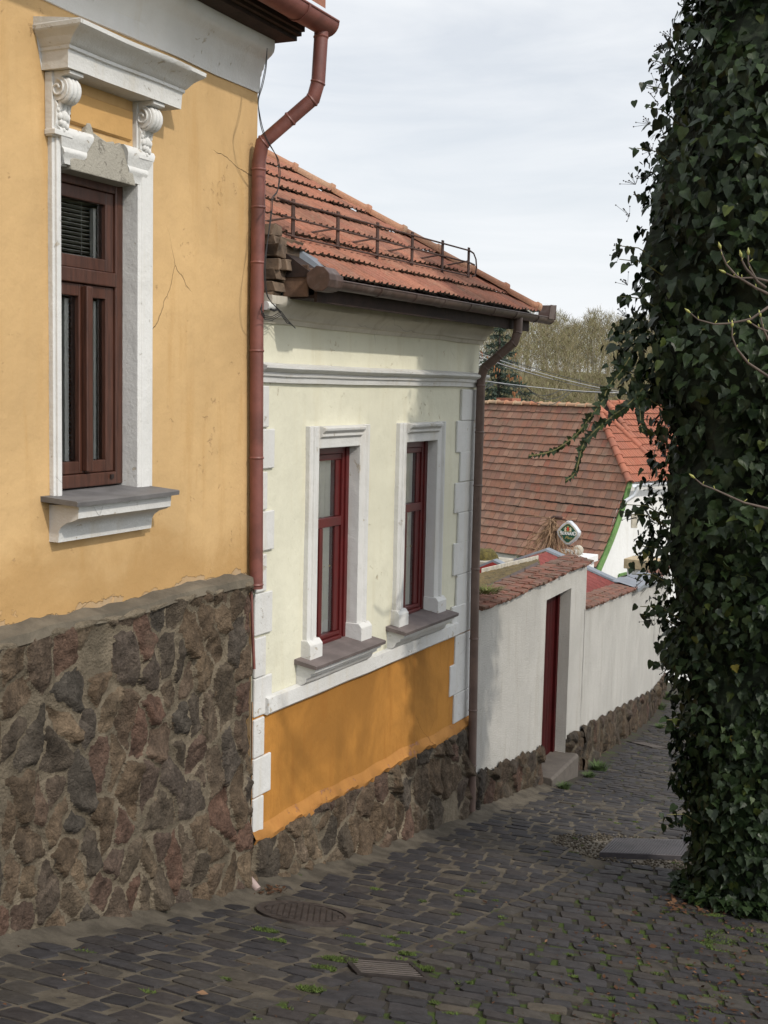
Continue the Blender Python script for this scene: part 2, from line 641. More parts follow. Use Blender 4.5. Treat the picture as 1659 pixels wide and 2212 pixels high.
MT['pillar'] = simple('rough_cement', (.36, .33, .27), .95, .2, 6, .5, 40)
MT['cap_tan'] = simple('tan_cap_stone', (.34, .27, .17), .95, .25, 6, .6, 30)
MT['moss'] = simple('green_moss', (.06, .088, .016), 1, .4, 20, .6, 80)
MT['moss_brown'] = simple('brown_moss', (.075, .06, .015), 1, .5, 20, .8, 60)
MT['grass'] = simple('fresh_grass', (.05, .085, .02), .8, .35, 6, .1)
MT['litter'] = simple('dry_leaves', (.13, .06, .03), .9, .5, 30, .2)
MT['dry'] = simple('dry_stems', (.27, .17, .1), .9, .4, 9, .2)
MT['bark'] = simple('grey_brown_bark', (.085, .062, .05), .85, .3, 14, .4)
MT['bud'] = simple('green_buds', (.3, .3, .08), .6, .2)
MT['stem_green'] = simple('ivy_stem', (.12, .11, .035), .7, .3)
MT['berry'] = simple('ivy_berry', (.02, .018, .016), .5, .2)
MT["ivy_shade_core"] = simple("ivy_inner_shade", (.012, .019, .008), 1, .5, 20, 1., 40)  # near-black green: the shade inside the ivy is put into the colour
MT['gravel'] = simple('gravel', (.1, .085, .065), .95, .5, 60, 1., 70)
MT['spout'] = simple('pale_plastic_pipe', (.32, .24, .22), .6, .15)
MT['dirt_ground'] = simple('bare_earth_and_grass', (.13, .12, .06), 1, .4, .6, .5, 6)
MT['sign_green'] = simple('dark_green_panel', (.006, .07, .048), .35, .05)
MT['sign_gold'] = simple('gold_paint', (.5, .36, .12), .5, .05)
MT['sign_white'] = simple('white_letter_paint', (.8, .8, .78), .4, .03)
MT['sign_red'] = simple('red_crest_paint', (.6, .07, .04), .4, .03)
MT['notice'] = simple('white_notice_board', (.75, .75, .73), .6, .04)
MT['cream'] = simple('cream_paint', (.68, .62, .42), .5, .05)
MT['ink'] = simple('black_ink', (.03, .03, .03), .6, .04)


def glass():
    m = M('window_glass')
    tr = m.n('ShaderNodeBsdfTransparent')
    tr.inputs[0].default_value = (.95, .96, .95, 1)
    gl = m.n('ShaderNodeBsdfGlossy')
    gl.inputs['Roughness'].default_value = .01
    gl.inputs[0].default_value = (.95, .97, 1, 1)
    fr = m.n('ShaderNodeFresnel')
    fr.inputs[0].default_value = 1.5
    mxs = m.n('ShaderNodeMixShader')
    f2 = m.math('MULTIPLY_ADD', fr.outputs[0], 1.1, .03, True)
    m.set(mxs.inputs[0], f2)
    m.t.links.new(tr.outputs[0], mxs.inputs[1])
    m.t.links.new(gl.outputs[0], mxs.inputs[2])
    o = m.n('ShaderNodeOutputMaterial')
    m.t.links.new(mxs.outputs[0], o.inputs[0])
    return m.m


MT['glass'] = glass()


def sett_mat():
    m = M('stone_setts')
    r = m.island()
    c = m.ramp(r, [(0, (.026, .0245, .026)), (.3, (.034, .032, .034)), (.55, (.042, .039, .0405)), (.72, (.037, .032, .031)), (.86, (.05, .045, .041)), (.95, (.058, .05, .041)), (1, (.075, .063, .049))])
    c = m.mix(.8, c, m.ramp(m.noise(13, 7, .7, .4), [(.28, .55), (.5, 1.), (.74, 1.5)]), 'MULTIPLY')
    c = m.mix(m.math('MULTIPLY', m.rng(m.noise(1.5, 6, .65), .5, .72), .4), c, (.065, .055, .042))
    h = m.math('ADD', m.math('MULTIPLY', m.noise(24, 6, .7), 1.), m.math('MULTIPLY', m.noise(120, 3), .25))
    return m.out(c, m.ramp(m.noise(9, 4), [(.3, .62), (.7, .85)]), m.bump(h, .55, .014), .16)


def joint_mat():
    m = M('street_joints')
    mo = m.at('moss')
    c = m.mix(m.rng(m.noise(6, 6, .6), .35, .65), (.115, .098, .075), (.066, .056, .043))
    c = m.mix(m.rng(mo, .25, .6), c, (.035, .03, .024))
    k = m.rng(m.math('ADD', m.noise(5, 6, .68, .4), m.math('MULTIPLY', mo, .2)), .66, .74)
    c = m.mix(k, c, m.mix(m.noise(40, 3), (.032, .05, .01), (.055, .08, .016)))
    return m.out(c, .95, m.bump(m.noise(55, 6, .7), .8, .012), .2)


MT['sett'] = sett_mat()
MT['joint'] = joint_mat()


def ivy_mat(name, c0, c1, c2):
    m = M(name)
    uv = m.n('ShaderNodeUVMap', uv_map='leaf').outputs[0]
    x = m.xyz(uv)
    ax = m.math('ABSOLUTE', m.math('SUBTRACT', x[0], .5))
    yy = m.math('SUBTRACT', x[1], .02)
    ang = m.math('ARCTAN2', ax, yy)
    rad = m.math('SQRT', m.math('ADD', m.math('MULTIPLY', ax, ax), m.math('MULTIPLY', yy, yy)))
    v = m.math('MULTIPLY', ang, rad)
    for a0 in (.52, 1.12):
        v = m.math('MINIMUM', v, m.math('MULTIPLY', m.math('ABSOLUTE', m.math('SUBTRACT', ang, a0)), rad))
    vein = m.rng(v, .006, .022, 1, 0)
    r = m.island()
    c = m.ramp(r, [(0, c0), (.45, c1), (.8, c2), (.93, mul(c2, 1.25)), (.975, (.04, .06, .015)), (.997, (.06, .075, .015)), (1, (.13, .1, .015))])
    c = m.mix(m.math('MULTIPLY', vein, .22), c, (.06, .085, .035))
    return m.out(c, m.ramp(m.math('FRACT', m.math('MULTIPLY', r, 37.)), [(0, .38), (1, .6)]), m.bump(v, .2, .01), .24)


MT['ivy'] = ivy_mat('ivy_leaves', (.008, .0165, .006), (.0115, .0225, .0075), (.019, .034, .0105))


def twig_mat(name, stops):
    m = M(name)
    c = m.ramp(m.island(), stops)
    return m.out(c, .9, None, .1)


MT['wood_far'] = twig_mat('budding_twigs', [(0, (.12, .095, .06)), (.35, (.2, .165, .1)), (.6, (.24, .21, .12)), (.8, (.18, .17, .085)), (.94, (.16, .17, .07)), (1, (.28, .25, .18))])
MT['spruce'] = twig_mat('spruce_needles', [(0, (.035, .05, .04)), (.5, (.06, .08, .062)), (.85, (.09, .112, .09)), (1, (.07, .1, .05))])
MT['cone'] = twig_mat('spruce_cones', [(0, (.3, .13, .06)), (1, (.42, .2, .1))])
MT['trunk_far'] = simple('pale_tree_trunks', (.26, .23, .19), .9, .2)
MT['hill'] = simple('wooded_hill_floor', (.15, .15, .06), 1, .4, .4, .3, 3)
# ================================================================== GROUND
def bot(fr, s, t=0.):
    q = fr.p(s, t, 0)
    return float(gz(q[0], q[1]))


mb = MB()
xs = np.concatenate([np.arange(-90, -10, 8), np.arange(-10, 20, 1.), np.arange(20, 121, 8)])
ys = np.concatenate([np.arange(-30, -4, 3), np.arange(-4, 45, 1.), np.arange(45, 70, 3), np.arange(70, 260, 6)])
X, Y = np.meshgrid(xs, ys, indexing='ij')
Z = gz(X, Y) - .06
Z = np.maximum(Z, -8.6) + np.clip((Y - 62) / 55, 0, 1) ** 1.2 * 11.8 + .25 * fbm(np.stack([X * .2, Y * .2, X * 0], -1), 3) * (Y > 50)
mb.grid(np.stack([X, Y, Z], -1))
g = mb.build('ground', MT['dirt_ground'], smooth='all', kind='structure')
tag(g, 'bare earth and grass falling away below the houses', 'ground')


def left_t(s):
    """how far the wall faces stand out from the pale-house frame at street position s"""
    pts = [H1.p(-6, .12, 0), H1.p(7.42, .12, 0), H2.p(7.45, .05, 0), H2.p(11.4, .05, 0), A([*P_B, 0]), A([*P_C, 0]), A([*P_D, 0]), A([9.5, 40, 0])]
    st = [H2.st(p[0], p[1]) for p in pts]
    return np.interp(s, [a for a, b in st], [b for a, b in st])


# joint sheet
ss = np.arange(-3, 44, .16)
P, MO = [], []
for s in ss:
    l = float(left_t(s)) - .3
    r = 6.2 if s < 12 else max(4.2, 6.2 - (s - 12) * .15)
    for t in np.linspace(l, r, 46):
        q = H2.p(s, t, 0)
        w = left_t(s)
        fil = .05 * max(0, 1 - max(0, t - w) / .22) ** 2
        deep = .0085 + .005 * min(1, max(0, (t - 1.4) / .8))
        P.append((q[0], q[1], gz(q[0], q[1]) - deep + fil))
        MO.append(min(1, max(0, (t - 1.2) / 1.2)) if s < 14 else .55)
mb = MB()
mb.grid(A(P).reshape(len(ss), 46, 3))
street_bed = mb.build('street_bed', MT['joint'], smooth='all', kind='structure')
tag(street_bed, 'sandy mossy bedding between the setts', 'street bed')
attr(street_bed, 'moss', MO)

# things let into the paving
MH = ground_hit(658, 1974)
GR = [ground_hit(*q) for q in ((737, 2101), (768, 2071), (921, 2083), (899, 2114))]
CV = [ground_hit(*q) for q in ((1294, 1852), (1326, 1820), (1484, 1824), (1481, 1859))]
G2 = [ground_hit(*q) for q in ((1378, 1613), (1384, 1604), (1424, 1605), (1422, 1614))]
GRc, CVc, G2c = (sum(q) / 4 for q in (GR, CV, G2))


def blocked(x, y):
    if (x - MH[0]) ** 2 + (y - MH[1]) ** 2 < .37 ** 2:
        return True
    if abs((x - GRc[0])) < .3 and abs(y - GRc[1] - .05) < .2:
        return True
    a, b = x - CVc[0], y - CVc[1]
    if (a / .82) ** 2 + (b / .62) ** 2 < 1 + .25 * math.sin(7 * math.atan2(b, a)):
        return True
    if abs(x - G2c[0]) < .32 and abs(y - G2c[1]) < .26:
        return True
    return False


mb = MB()
SETT_TOPS = []


def sett(cs, ct, a, b, rot, dz):
    """one paving sett, centred on (cs, ct) in the street frame; a across, b along"""
    cr, sr = math.cos(rot), math.sin(rot)
    out = []
    ch = .008 + .012 * RS.rand()
    base = [(-a, -b + ch), (-a + ch, -b), (a - ch, -b), (a, -b + ch), (a, b - ch), (a - ch, b), (-a + ch, b), (-a, b - ch)]
    tl = RS.randn(2) * .03
    top, low = [], []
    for u, v in base:
        u += RS.randn() * .007
        v += RS.randn() * .007
        for lst, k, dep in ((top, .93, 0.), (low, 1.03, .045)):
            uu, vv = u * k, v * k
            t = ct + uu * cr - vv * sr
            s = cs + uu * sr + vv * cr
            q = H2.p(s, t, 0)
            lst.append((q[0], q[1], gz(q[0], q[1]) + dz - dep + tl[0] * uu + tl[1] * vv - (.004 if dep == 0 else 0)))
    q = H2.p(cs, ct, 0)
    k = mb.add([(q[0], q[1], gz(q[0], q[1]) + dz + .003)] + top + low)
    for i in range(8):
        j = (i + 1) % 8
        mb.f.append((k, k + 1 + i, k + 1 + j))
        mb.f.append((k + 1 + i, k + 9 + i, k + 9 + j, k + 1 + j))


SEAM = 1.68
s_row = 1.6
row = 0
while s_row < 40:
    dep = .155 + .04 * RS.rand()
    for side in (0, 1):
        if side == 0:
            t = -2.5 + .25 * RS.rand()
            t_end = SEAM - .085
            sl_ = .09 if s_row < 8 else .2
        else:
            t = SEAM + .085 + .002
            t_end = 5.6 if s_row < 13 else 4.0
            sl_ = .33
        while t < t_end:
            wd = .165 + .085 * RS.rand()
            t2 = t + wd
            if t2 > t_end - .08:
                t2 = t_end
            c = (t + t2) / 2
            sc = s_row + sl_ * (c - SEAM) + RS.randn() * .004
            q = H2.p(sc, c, 0)
            if t2 - t > .07 and c - (t2 - t) / 2 > left_t(sc) + .05 + .1 * RS.rand() and not blocked(q[0], q[1]):
                gap = .0055 + .004 * RS.rand() + (.002 if side else 0)
                sett(sc, c, (t2 - t) / 2 - gap, dep / 2 - gap * .8, math.atan(sl_) + RS.randn() * .025, RS.randn() * .0028 + (.002 if side else 0))
            t = t2
    s_row += dep
s = 1.6
while s < 40:                                  # the straight line of setts down the middle
    ln = .17 + .09 * RS.rand()
    q = H2.p(s, SEAM, 0)
    if not blocked(q[0], q[1]):
        sett(s + ln / 2, SEAM, .07, ln / 2 - .008, RS.randn() * .03, -.004 + RS.randn() * .003)
    s += ln
street = mb.build('street', MT['sett'], kind='structure')
tag(street, 'steep lane paved with dark stone setts', 'street')


def local_up(c):
    """plane axes of the street at c: across, along (downhill), up"""
    e = .1
    dx = A([e, 0, float(gz(c[0] + e, c[1]) - gz(c[0], c[1]))])
    dy = A([0, e, float(gz(c[0], c[1] + e) - gz(c[0], c[1]))])
    up = np.cross(dx, dy)
    return up / np.linalg.norm(up)


# manhole cover
up = local_up(MH)
ax = np.cross(A([0, 1., 0]), up)
ax /= np.linalg.norm(ax)
ay = np.cross(up, ax)
mh = thing('manhole_cover', 'round brown iron manhole cover in the setts near the stone base corner', 'manhole cover', MH)


def disc_ring(mb, c, r0, r1, z0, z1, n=48):
    P = []
    for r, z in ((r0, z0), (r0, z1), (r1, z1), (r1, z0)):
        P.append([A(c) + ax * r * math.cos(2 * math.pi * k / n) + ay * r * math.sin(2 * math.pi * k / n) + up * z for k in range(n + 1)])
    mb.grid(A(P))


mb = MB()
disc_ring(mb, MH, .272, .325, -.03, .012)
mb.build('frame', MT['iron'], mh)
mb = MB()
mb.prism([MH + ax * .268 * math.cos(2 * math.pi * k / 40) + ay * .268 * math.sin(2 * math.pi * k / 40) - up * .03 for k in range(40)], up * .035)
for i in range(-6, 7):
    for j in range(-6, 7):
        if (i * i + j * j) * .04 ** 2 < .245 ** 2:
            c = MH + ax * i * .04 + ay * j * .04
            mb.box8([c + ax * a * .014 + ay * b * .014 + up * z for z in (.005, .013) for a, b in ((-1, -1), (1, -1), (1, 1), (-1, 1))])
mb.build('plate', MT['iron'], mh)


def grate(name, label, Q, nslot, grp):
    c = sum(Q) / 4
    u_ = local_up(c)
    o = thing(name, label, 'drain grate', c, grp)
    a = ((Q[3] - Q[0]) + (Q[2] - Q[1])) / 2      # towards the camera? one short side
    b = ((Q[2] - Q[1]) + (Q[3] - Q[0])) / 2
    ux = (Q[3] - Q[0] + Q[2] - Q[1]) / 2
    uy = (Q[1] - Q[0] + Q[2] - Q[3]) / 2
    lx, ly = np.linalg.norm(ux), np.linalg.norm(uy)
    ux, uy = ux / lx, uy / ly
    uy = uy - ux * (uy @ ux)
    uy /= np.linalg.norm(uy)

    def bx(m, x0, x1, y0, y1, z0, z1):
        m.box8([c + ux * x + uy * y + u_ * z for z in (z0, z1) for x, y in ((x0, y0), (x1, y0), (x1, y1), (x0, y1))])
    fm = MB()
    e = .035
    hx, hy = lx / 2, ly / 2
    bx(fm, -hx, hx, -hy, -hy + e, -.04, .008)
    bx(fm, -hx, hx, hy - e, hy, -.04, .008)
    bx(fm, -hx, -hx + e, -hy + e, hy - e, -.04, .008)
    bx(fm, hx - e, hx, -hy + e, hy - e, -.04, .008)
    fm.build('frame', MT['grate'], o, bevel=.004)
    pm = MB()
    bx(pm, -hx + e, hx - e, -hy + e, hy - e, -.055, -.05)
    pm.build('shade_plate', MT['ink'], o)  # black sheet close under the bars, painting in the shade of the shaft
    for k in range(nslot):
        y = -hy + e + (2 * hy - 2 * e) * (k + .5) / nslot
        w = (2 * hy - 2 * e) / nslot * .22
        m = MB()
        bx(m, -hx + e, hx - e, y - w, y + w, .001, .004)
        m.build('bar', MT['grate_bar'], o)


grate('drain_grate', 'rusty brown slotted drain grate in the foreground setts with moss at its corner', GR, 7, 'drain grates in the lane')
grate('drain_grate', 'small far drain grate in the lane beside the long white wall, half hidden by ivy', G2, 8, 'drain grates in the lane')

# steel cover on its gravel patch
up = local_up(CVc)
mb = MB()
P = []
for i in range(9):
    P.append([(CVc[0] + .95 * i / 8 * math.cos(2 * math.pi * k / 40) * (1 + .12 * math.sin(3 * k)), CVc[1] + .72 * i / 8 * math.sin(2 * math.pi * k / 40) * (1 + .1 * math.cos(5 * k)), 0) for k in range(41)])
P = A(P)
P[:, :, 2] = gz(P[..., 0], P[..., 1]) - .004 - .015 * (np.linspace(0, 1, 9) ** 4)[:, None]
P[:, 40] = P[:, 0]
mb.grid(P)
gp = mb.build('gravel_patch', MT['gravel'], smooth='all', kind='stuff')
tag(gp, 'patch of loose gravel round the square steel cover', 'gravel')
mb = MB()
for k in range(1500):
    a, r_ = RS.rand() * 6.283, math.sqrt(RS.rand())
    x, y = CVc[0] + .9 * r_ * math.cos(a), CVc[1] + .68 * r_ * math.sin(a)
    sz = .006 + .012 * RS.rand()
    mb.ball((x, y, gz(x, y)), sz, 5, 3, (1, .8 + .4 * RS.rand(), .6))
pb = mb.build('pebbles', twig_mat('pebbles', [(0, (.05, .042, .032)), (.6, (.09, .076, .058)), (.92, (.13, .115, .09)), (1, (.25, .23, .2))]), smooth='all', kind='stuff')
tag(pb, 'small pebbles scattered round the steel cover', 'pebbles')
cv = thing('access_cover', 'square ribbed steel access cover lying on gravel beside the ivy', 'access cover', CVc)
mb = MB()
Qc = [CVc + (q - CVc) * 1.0 for q in CV]
for i, q in enumerate(Qc):
    Qc[i] = A([q[0], q[1], gz(q[0], q[1])])
mb.prism([q - up * .02 for q in Qc], up * .068)
mb.build('plate', MT['steel'], cv, bevel=.006)
mb = MB()
ux, uy = (Qc[3] - Qc[0]), (Qc[1] - Qc[0])
for k in range(1, 30):
    for j in range(14):
        a0, b0 = k / 30, (j + .5) / 14
        c = Qc[0] + ux * a0 + uy * b0 + up * .0485
        d1 = ux / np.linalg.norm(ux) * .006
        d2 = uy / np.linalg.norm(uy) * .018
        mb.box8([c - d1 - d2, c + d1 - d2, c + d1 + d2, c - d1 + d2] + [q + up * .003 for q in (c - d1 - d2, c + d1 - d2, c + d1 + d2, c - d1 + d2)])
mb.build('tread', MT['steel'], cv)


# ================================================================== RUBBLE
def rubble(name, fr, s0, s1, zb, zt, t, m, parent, cell=(.24, .22), step=.014, round_end=(0, 0), seed=1, hgt=.05, mw=.022, cap=.05, top_round=.05, bulge=0.):
    ns = int((s1 - s0) / step) + 1
    S = np.linspace(s0, s1, ns)
    ZB = A([zb(s) for s in S])
    ZT = A([zt(s) for s in S])
    nz_ = int((ZT - ZB).max() / step) + 1
    V = np.linspace(0, 1, nz_)
    GS = np.repeat(S[:, None], nz_, 1)
    GZ = ZB[:, None] + (ZT - ZB)[:, None] * V[None, :]
    rs = np.random.RandomState(seed)
    seeds = []
    z = ZB.min() - .3
    row = 0
    while z < ZT.max() + .3:
        a = s0 - .3 + (row % 2) * cell[0] * .5
        while a < s1 + .3:
            if rs.rand() > .26:
                seeds.append((a + rs.uniform(-.42, .42) * cell[0], z + rs.uniform(-.42, .42) * cell[1]))
            a += cell[0] * rs.uniform(.7, 1.3)
        z += cell[1]
        row += 1
    seeds = A(seeds)
    pr = np.stack([GS, GZ, np.zeros_like(GS) + seed], -1)
    wx = GS + .045 * fbm(pr * 5, seed, 4) + .03 * fbm(pr * 16, seed + 5, 3)
    wz = GZ + .045 * fbm(pr * 5 + 31, seed + 9, 4) + .03 * fbm(pr * 16 + 9, seed + 6, 3)
    flat = np.stack([wx.ravel(), wz.ravel()], -1)
    sc = A([1., cell[0] / cell[1]])
    d1 = np.empty(len(flat))
    d2 = np.empty(len(flat))
    ix = np.empty(len(flat), int)
    for k in range(0, len(flat), 4000):
        D = np.linalg.norm((flat[k:k + 4000, None] - seeds[None]) * sc, axis=2)
        o = np.argpartition(D, 1, axis=1)[:, :2]
        da = np.take_along_axis(D, o, 1)
        fl = da[:, 0] > da[:, 1]
        d1[k:k + 4000] = da.min(1)
        d2[k:k + 4000] = da.max(1)
        ix[k:k + 4000] = np.where(fl, o[:, 1], o[:, 0])
    edge = (d2 - d1).reshape(GS.shape)
    ix = ix.reshape(GS.shape)
    rnd = rs.rand(len(seeds))
    hh = rs.uniform(.35, 1., len(seeds))
    tilt = rs.randn(len(seeds), 2) * .16
    sm = lambda x, a, b: np.clip((x - a) / (b - a), 0, 1) ** 2 * (3 - 2 * np.clip((x - a) / (b - a), 0, 1))
    prof = sm(edge, mw * .35, mw * 2.6)
    rel = np.stack([GS, GZ], -1) - seeds[ix]
    h = prof * (hgt * hh[ix] + tilt[ix, 0] * rel[..., 0] + tilt[ix, 1] * rel[..., 1])
    h += (.016 * fbm(pr * 20, seed + 2, 4) * (.4 + prof)) + .02 * fbm(pr * 3.2, seed + 4, 2)
    mort = 1 - sm(edge, mw * .5, mw * 1.5)
    if cap:
        k = 1 - sm(ZT[:, None] - GZ + .04 * fbm(pr * 7, seed + 8, 3), cap * .4, cap * 1.2)
        mort = np.maximum(mort, k)
        h = h * (1 - k) + k * (.035 + .01 * fbm(pr * 14, seed, 3))
    h += bulge * (1 - V[None, :]) ** 1.5
    T = t + h
    for end, rr in zip((0, 1), round_end):
        if rr:
            dd = (GS - s0) if end == 0 else (s1 - GS)
            q = np.clip(1 - dd / rr, 0, 1)
            T = T - (T + .02) * (1 - np.sqrt(np.clip(1 - q ** 2.5, 0, 1)))
    if top_round:
        q = np.clip(1 - (ZT[:, None] - GZ) / top_round, 0, 1)
        T = T - np.maximum(T, 0) * .6 * (1 - np.sqrt(np.clip(1 - q ** 2, 0, 1)))
    base = fr.d[None, None] * GS[..., None] + fr.n[None, None] * (T - fr.dist)[..., None]
    base[..., 2] = GZ
    mb = MB()
    mb.grid(base)
    o = mb.build(name, m, parent, smooth='all')
    attr(o, 'cr', rnd[ix].ravel())
    attr(o, 'mort', mort.ravel())
    return o


def wall_sheet(fr, s0, s1, z0, z1, holes, t=0., step=.09, amp=.007, seed=0):
    """z0/z1 may be functions of s; holes are (s0, s1, z0, z1)"""
    f0 = z0 if callable(z0) else (lambda s: z0)
    f1 = z1 if callable(z1) else (lambda s: z1)
    bs = sorted(set([s0, s1] + [h[0] for h in holes] + [h[1] for h in holes]))
    S = [s0]
    for a, b in zip(bs, bs[1:]):
        k = max(1, int((b - a) / step))
        S += [a + (b - a) * i / k for i in range(1, k + 1)]
    zmin, zmax = min(f0(s) for s in S), max(f1(s) for s in S)
    bz = sorted(set([zmin, zmax] + [h[2] for h in holes] + [h[3] for h in holes]))
    Zs = [zmin]
    for a, b in zip(bz, bz[1:]):
        k = max(1, int((b - a) / step))
        Zs += [a + (b - a) * i / k for i in range(1, k + 1)]
    mb = MB()
    n = len(Zs)
    pts = []
    for s in S:
        for z in Zs:
            zz = min(max(z, f0(s)), f1(s))
            pts.append((s, zz))
    pa = A([(s, z, 0) for s, z in pts])
    dv = amp * fbm(pa * 1.6 + seed, seed, 3) + amp * .3 * fbm(pa * 7, seed + 5, 2)
    k0 = mb.add([fr.p(s, t + d, z) for (s, z), d in zip(pts, dv)])
    for i in range(len(S) - 1):
        for j in range(n - 1):
            cs, cz = (S[i] + S[i + 1]) / 2, (Zs[j] + Zs[j + 1]) / 2
            if any(h[0] < cs < h[1] and h[2] < cz < h[3] for h in holes):
                continue
            if Zs[j + 1] <= min(f0(S[i]), f0(S[i + 1])) or Zs[j] >= max(f1(S[i]), f1(S[i + 1])):
                continue
            a = k0 + i * n + j
            mb.f.append((a, a + n, a + n + 1, a + 1))
    return mb


def house_body(mb, fr, s0, s1, depth, z0, z1, t=0):
    """the three unseen walls and the top of a house, closing it against light"""
    a, b, c, d = [lambda z, q=q: fr.p(q[0], q[1], z) for q in ((s0, t), (s1, t), (s1, t - depth), (s0, t - depth))]
    for p, q in ((b, c), (c, d), (d, a)):
        mb.poly([p(z0), q(z0), q(z1), p(z1)])
    mb.poly([a(z1), b(z1), c(z1), d(z1)])
    mb.poly([a(z0), d(z0), c(z0), b(z0)])
# ================================================================== YELLOW HOUSE
yh = thing('yellow_house', 'yellow plastered house on a tall rubble base with a white hooded window', 'house', H1.p(3.5, 0, -1.2))
mb = wall_sheet(H1, -1.5, 7.53, .12, 4.02, [(5.42, 6.18, .93, 2.8)], seed=4)
house_body(mb, H1, -1.5, 7.53, 5.5, -1.9, 4.02)
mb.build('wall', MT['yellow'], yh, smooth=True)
rubble('stone_base', H1, -1.5, 7.40, lambda s: bot(H1, s, .15) - .12, lambda s: .27 + .008 * math.sin(s * 5) + .004 * math.sin(s * 17), .09, MT['stone'], yh,
       cell=(.17, .225), step=.0165, round_end=(0, .1), seed=3, hgt=.032, mw=.019, cap=.05, bulge=.05)
P = []
for s in np.linspace(-1.5, 7.38, 120):
    zt = .27 + .008 * math.sin(s * 5) + .004 * math.sin(s * 17)
    w = .012 * vnoise(A([s * 6, 0, 3.])) + .008 * vnoise(A([s * 17, 0, 5.]))
    P.append([H1.p(s, -.01, zt + .035 + w), H1.p(s, .05, zt + .022 + w), H1.p(s, .105 + w, zt + .005 + w * .4), H1.p(s, .112 + w, zt - .045), H1.p(s, .04, zt - .06)])
mb = MB()
mb.grid(A(P))
mb.build('ledge', MT['ledge'], yh, smooth=True)

# cornice
cp = [(0, 3.55), (.035, 3.55), (.04, 3.655), (.055, 3.665), (.06, 3.69), (.085, 3.705), (.1, 3.74), (.14, 3.765), (.2, 3.79), (.235, 3.81), (.25, 3.84), (.25, 3.89), (0, 3.93)]
mb = MB()
mb.sweep(H1, [(t * .5, z) for t, z in cp], -1.5, 7.535, seg=70, wob=.006, seed=2)
mb.build('cornice', MT['white'], yh, smooth=True)

# eaves: boarding, beam and broken ends
ev = MB()
ev.fbox(H1, -1.5, 7.60, .07, .26, 3.885, 4.02)
ev.fbox(H1, -1.5, 7.59, .265, .3, 3.91, 4.03)
ev.fbox(H1, -1.5, 7.57, .304, .335, 3.93, 4.06)
for k, (e, z) in enumerate(((7.70, 3.985), (7.60, 4.0), (7.73, 4.012), (7.66, 4.03))):
    t0 = .34 + k * .03
    s0, zz = -1.5, z
    ev.fbox(H1, s0, e, t0, t0 + .027, zz, zz + .025)
    ev.prism([H1.p(e, t0, zz), H1.p(e + .05, t0 + .01, zz + .004), H1.p(e + .02, t0 + .014, zz), H1.p(e + .07, t0 + .02, zz + .004), H1.p(e, t0 + .027, zz)], A([0, 0, .022]))
ev.build('eaves_boards', MT['dark_wood'], yh, bevel=.004)
mb = MB()
eave = lambda s, t: H1.p(s, t, 4.09 + (.62 - t) * .62)
for a, b, tl, th in ((-1.5, 7.6, .62, 0.),):
    mb.box8([H1.p(-1.5, .47, 4.075), H1.p(-1.5, -2.75, 6.165), H1.p(7.6, -2.75, 6.165), H1.p(7.6, .47, 4.075),
             H1.p(-1.5, .47, 4.13), H1.p(-1.5, -2.75, 6.22), H1.p(7.6, -2.75, 6.22), H1.p(7.6, .47, 4.13)])
    mb.box8([H1.p(-1.5, -2.752, 6.165), H1.p(-1.5, -6.1, 4.075), H1.p(7.6, -6.1, 4.075), H1.p(7.6, -2.752, 6.165),
             H1.p(-1.5, -2.752, 6.22), H1.p(-1.5, -6.1, 4.13), H1.p(7.6, -6.1, 4.13), H1.p(7.6, -2.752, 6.22)])
mb.prism([H1.p(7.5, 0, 4.02), H1.p(7.5, -5.5, 4.02), H1.p(7.5, -2.75, 6.16)], H1.d * .03)
mb.build('roof', MT['tile2'], yh)


def gutter(fr, s0, s1, t, z, r, name, m, parent, seams=(), endcap=(1, 1), lip=.01):
    mb = MB()
    n = 14
    for rr, rev in ((r, 0), (r - .004, 1)):
        P = []
        for s in (s0, s1):
            P.append([fr.p(s, t - rr * math.cos(math.pi * k / n), z - rr * math.sin(math.pi * k / n)) for k in range(n + 1)])
        if rev:
            P = P[::-1]
        mb.grid(A(P))
    for s, e in ((s0, endcap[0]), (s1, endcap[1])):
        if e:
            mb.prism([fr.p(s, t - r * 1.03 * math.cos(math.pi * k / n), z - r * 1.03 * math.sin(math.pi * k / n)) for k in range(n + 1)], fr.d * (-.006 if s == s0 else .006))
    mb.tube([fr.p(s0, t + r, z + .002), fr.p(s1, t + r, z + .002)], lip, 8)
    mb.tube([fr.p(s0, t - r, z + .002), fr.p(s1, t - r, z + .002)], lip * .5, 6)
    o = mb.build(name, m, parent, smooth=True)
    for q in seams:
        sm = MB()
        P = []
        for ds in (-.012, .012):
            for dr in (.002, .006):
                P.append([fr.p(q + ds, t - (r + dr) * math.cos(math.pi * k / n), z - (r + dr) * math.sin(math.pi * k / n)) for k in range(n + 1)])
        sm.grid(A([P[0], P[1], P[3], P[2]]))
        sm.build('bracket', m, o, smooth=True)
    return o


gutter(H1, -1.5, 7.66, .45, 4.0, .09, 'gutter', MT['pipe1'], yh, seams=(7.25, 6.5, 5.7), lip=.008)
pipe = [H1.p(7.585, .45, 3.96), H1.p(7.58, .45, 3.88), H1.p(7.57, .44, 3.60), H1.p(7.56, .41, 3.49), H1.p(7.445, .09, 3.20), H1.p(7.445, .065, 3.08), H1.p(7.45, .06, 2.0), H1.p(7.485, .06, .17)]
mb = MB()
mb.tube(pipe, .047, 16)
dpo = mb.build('downpipe', MT['pipe1'], yh, smooth=True)
mb = MB()


def collar(mb, a, b, f, r, w=.012):
    a, b = A(a), A(b)
    c = a + (b - a) * f
    d = (b - a) / np.linalg.norm(b - a)
    mb.tube([c - d * w, c, c + d * w], [r * .98, r * 1.12, r * .98], 16)


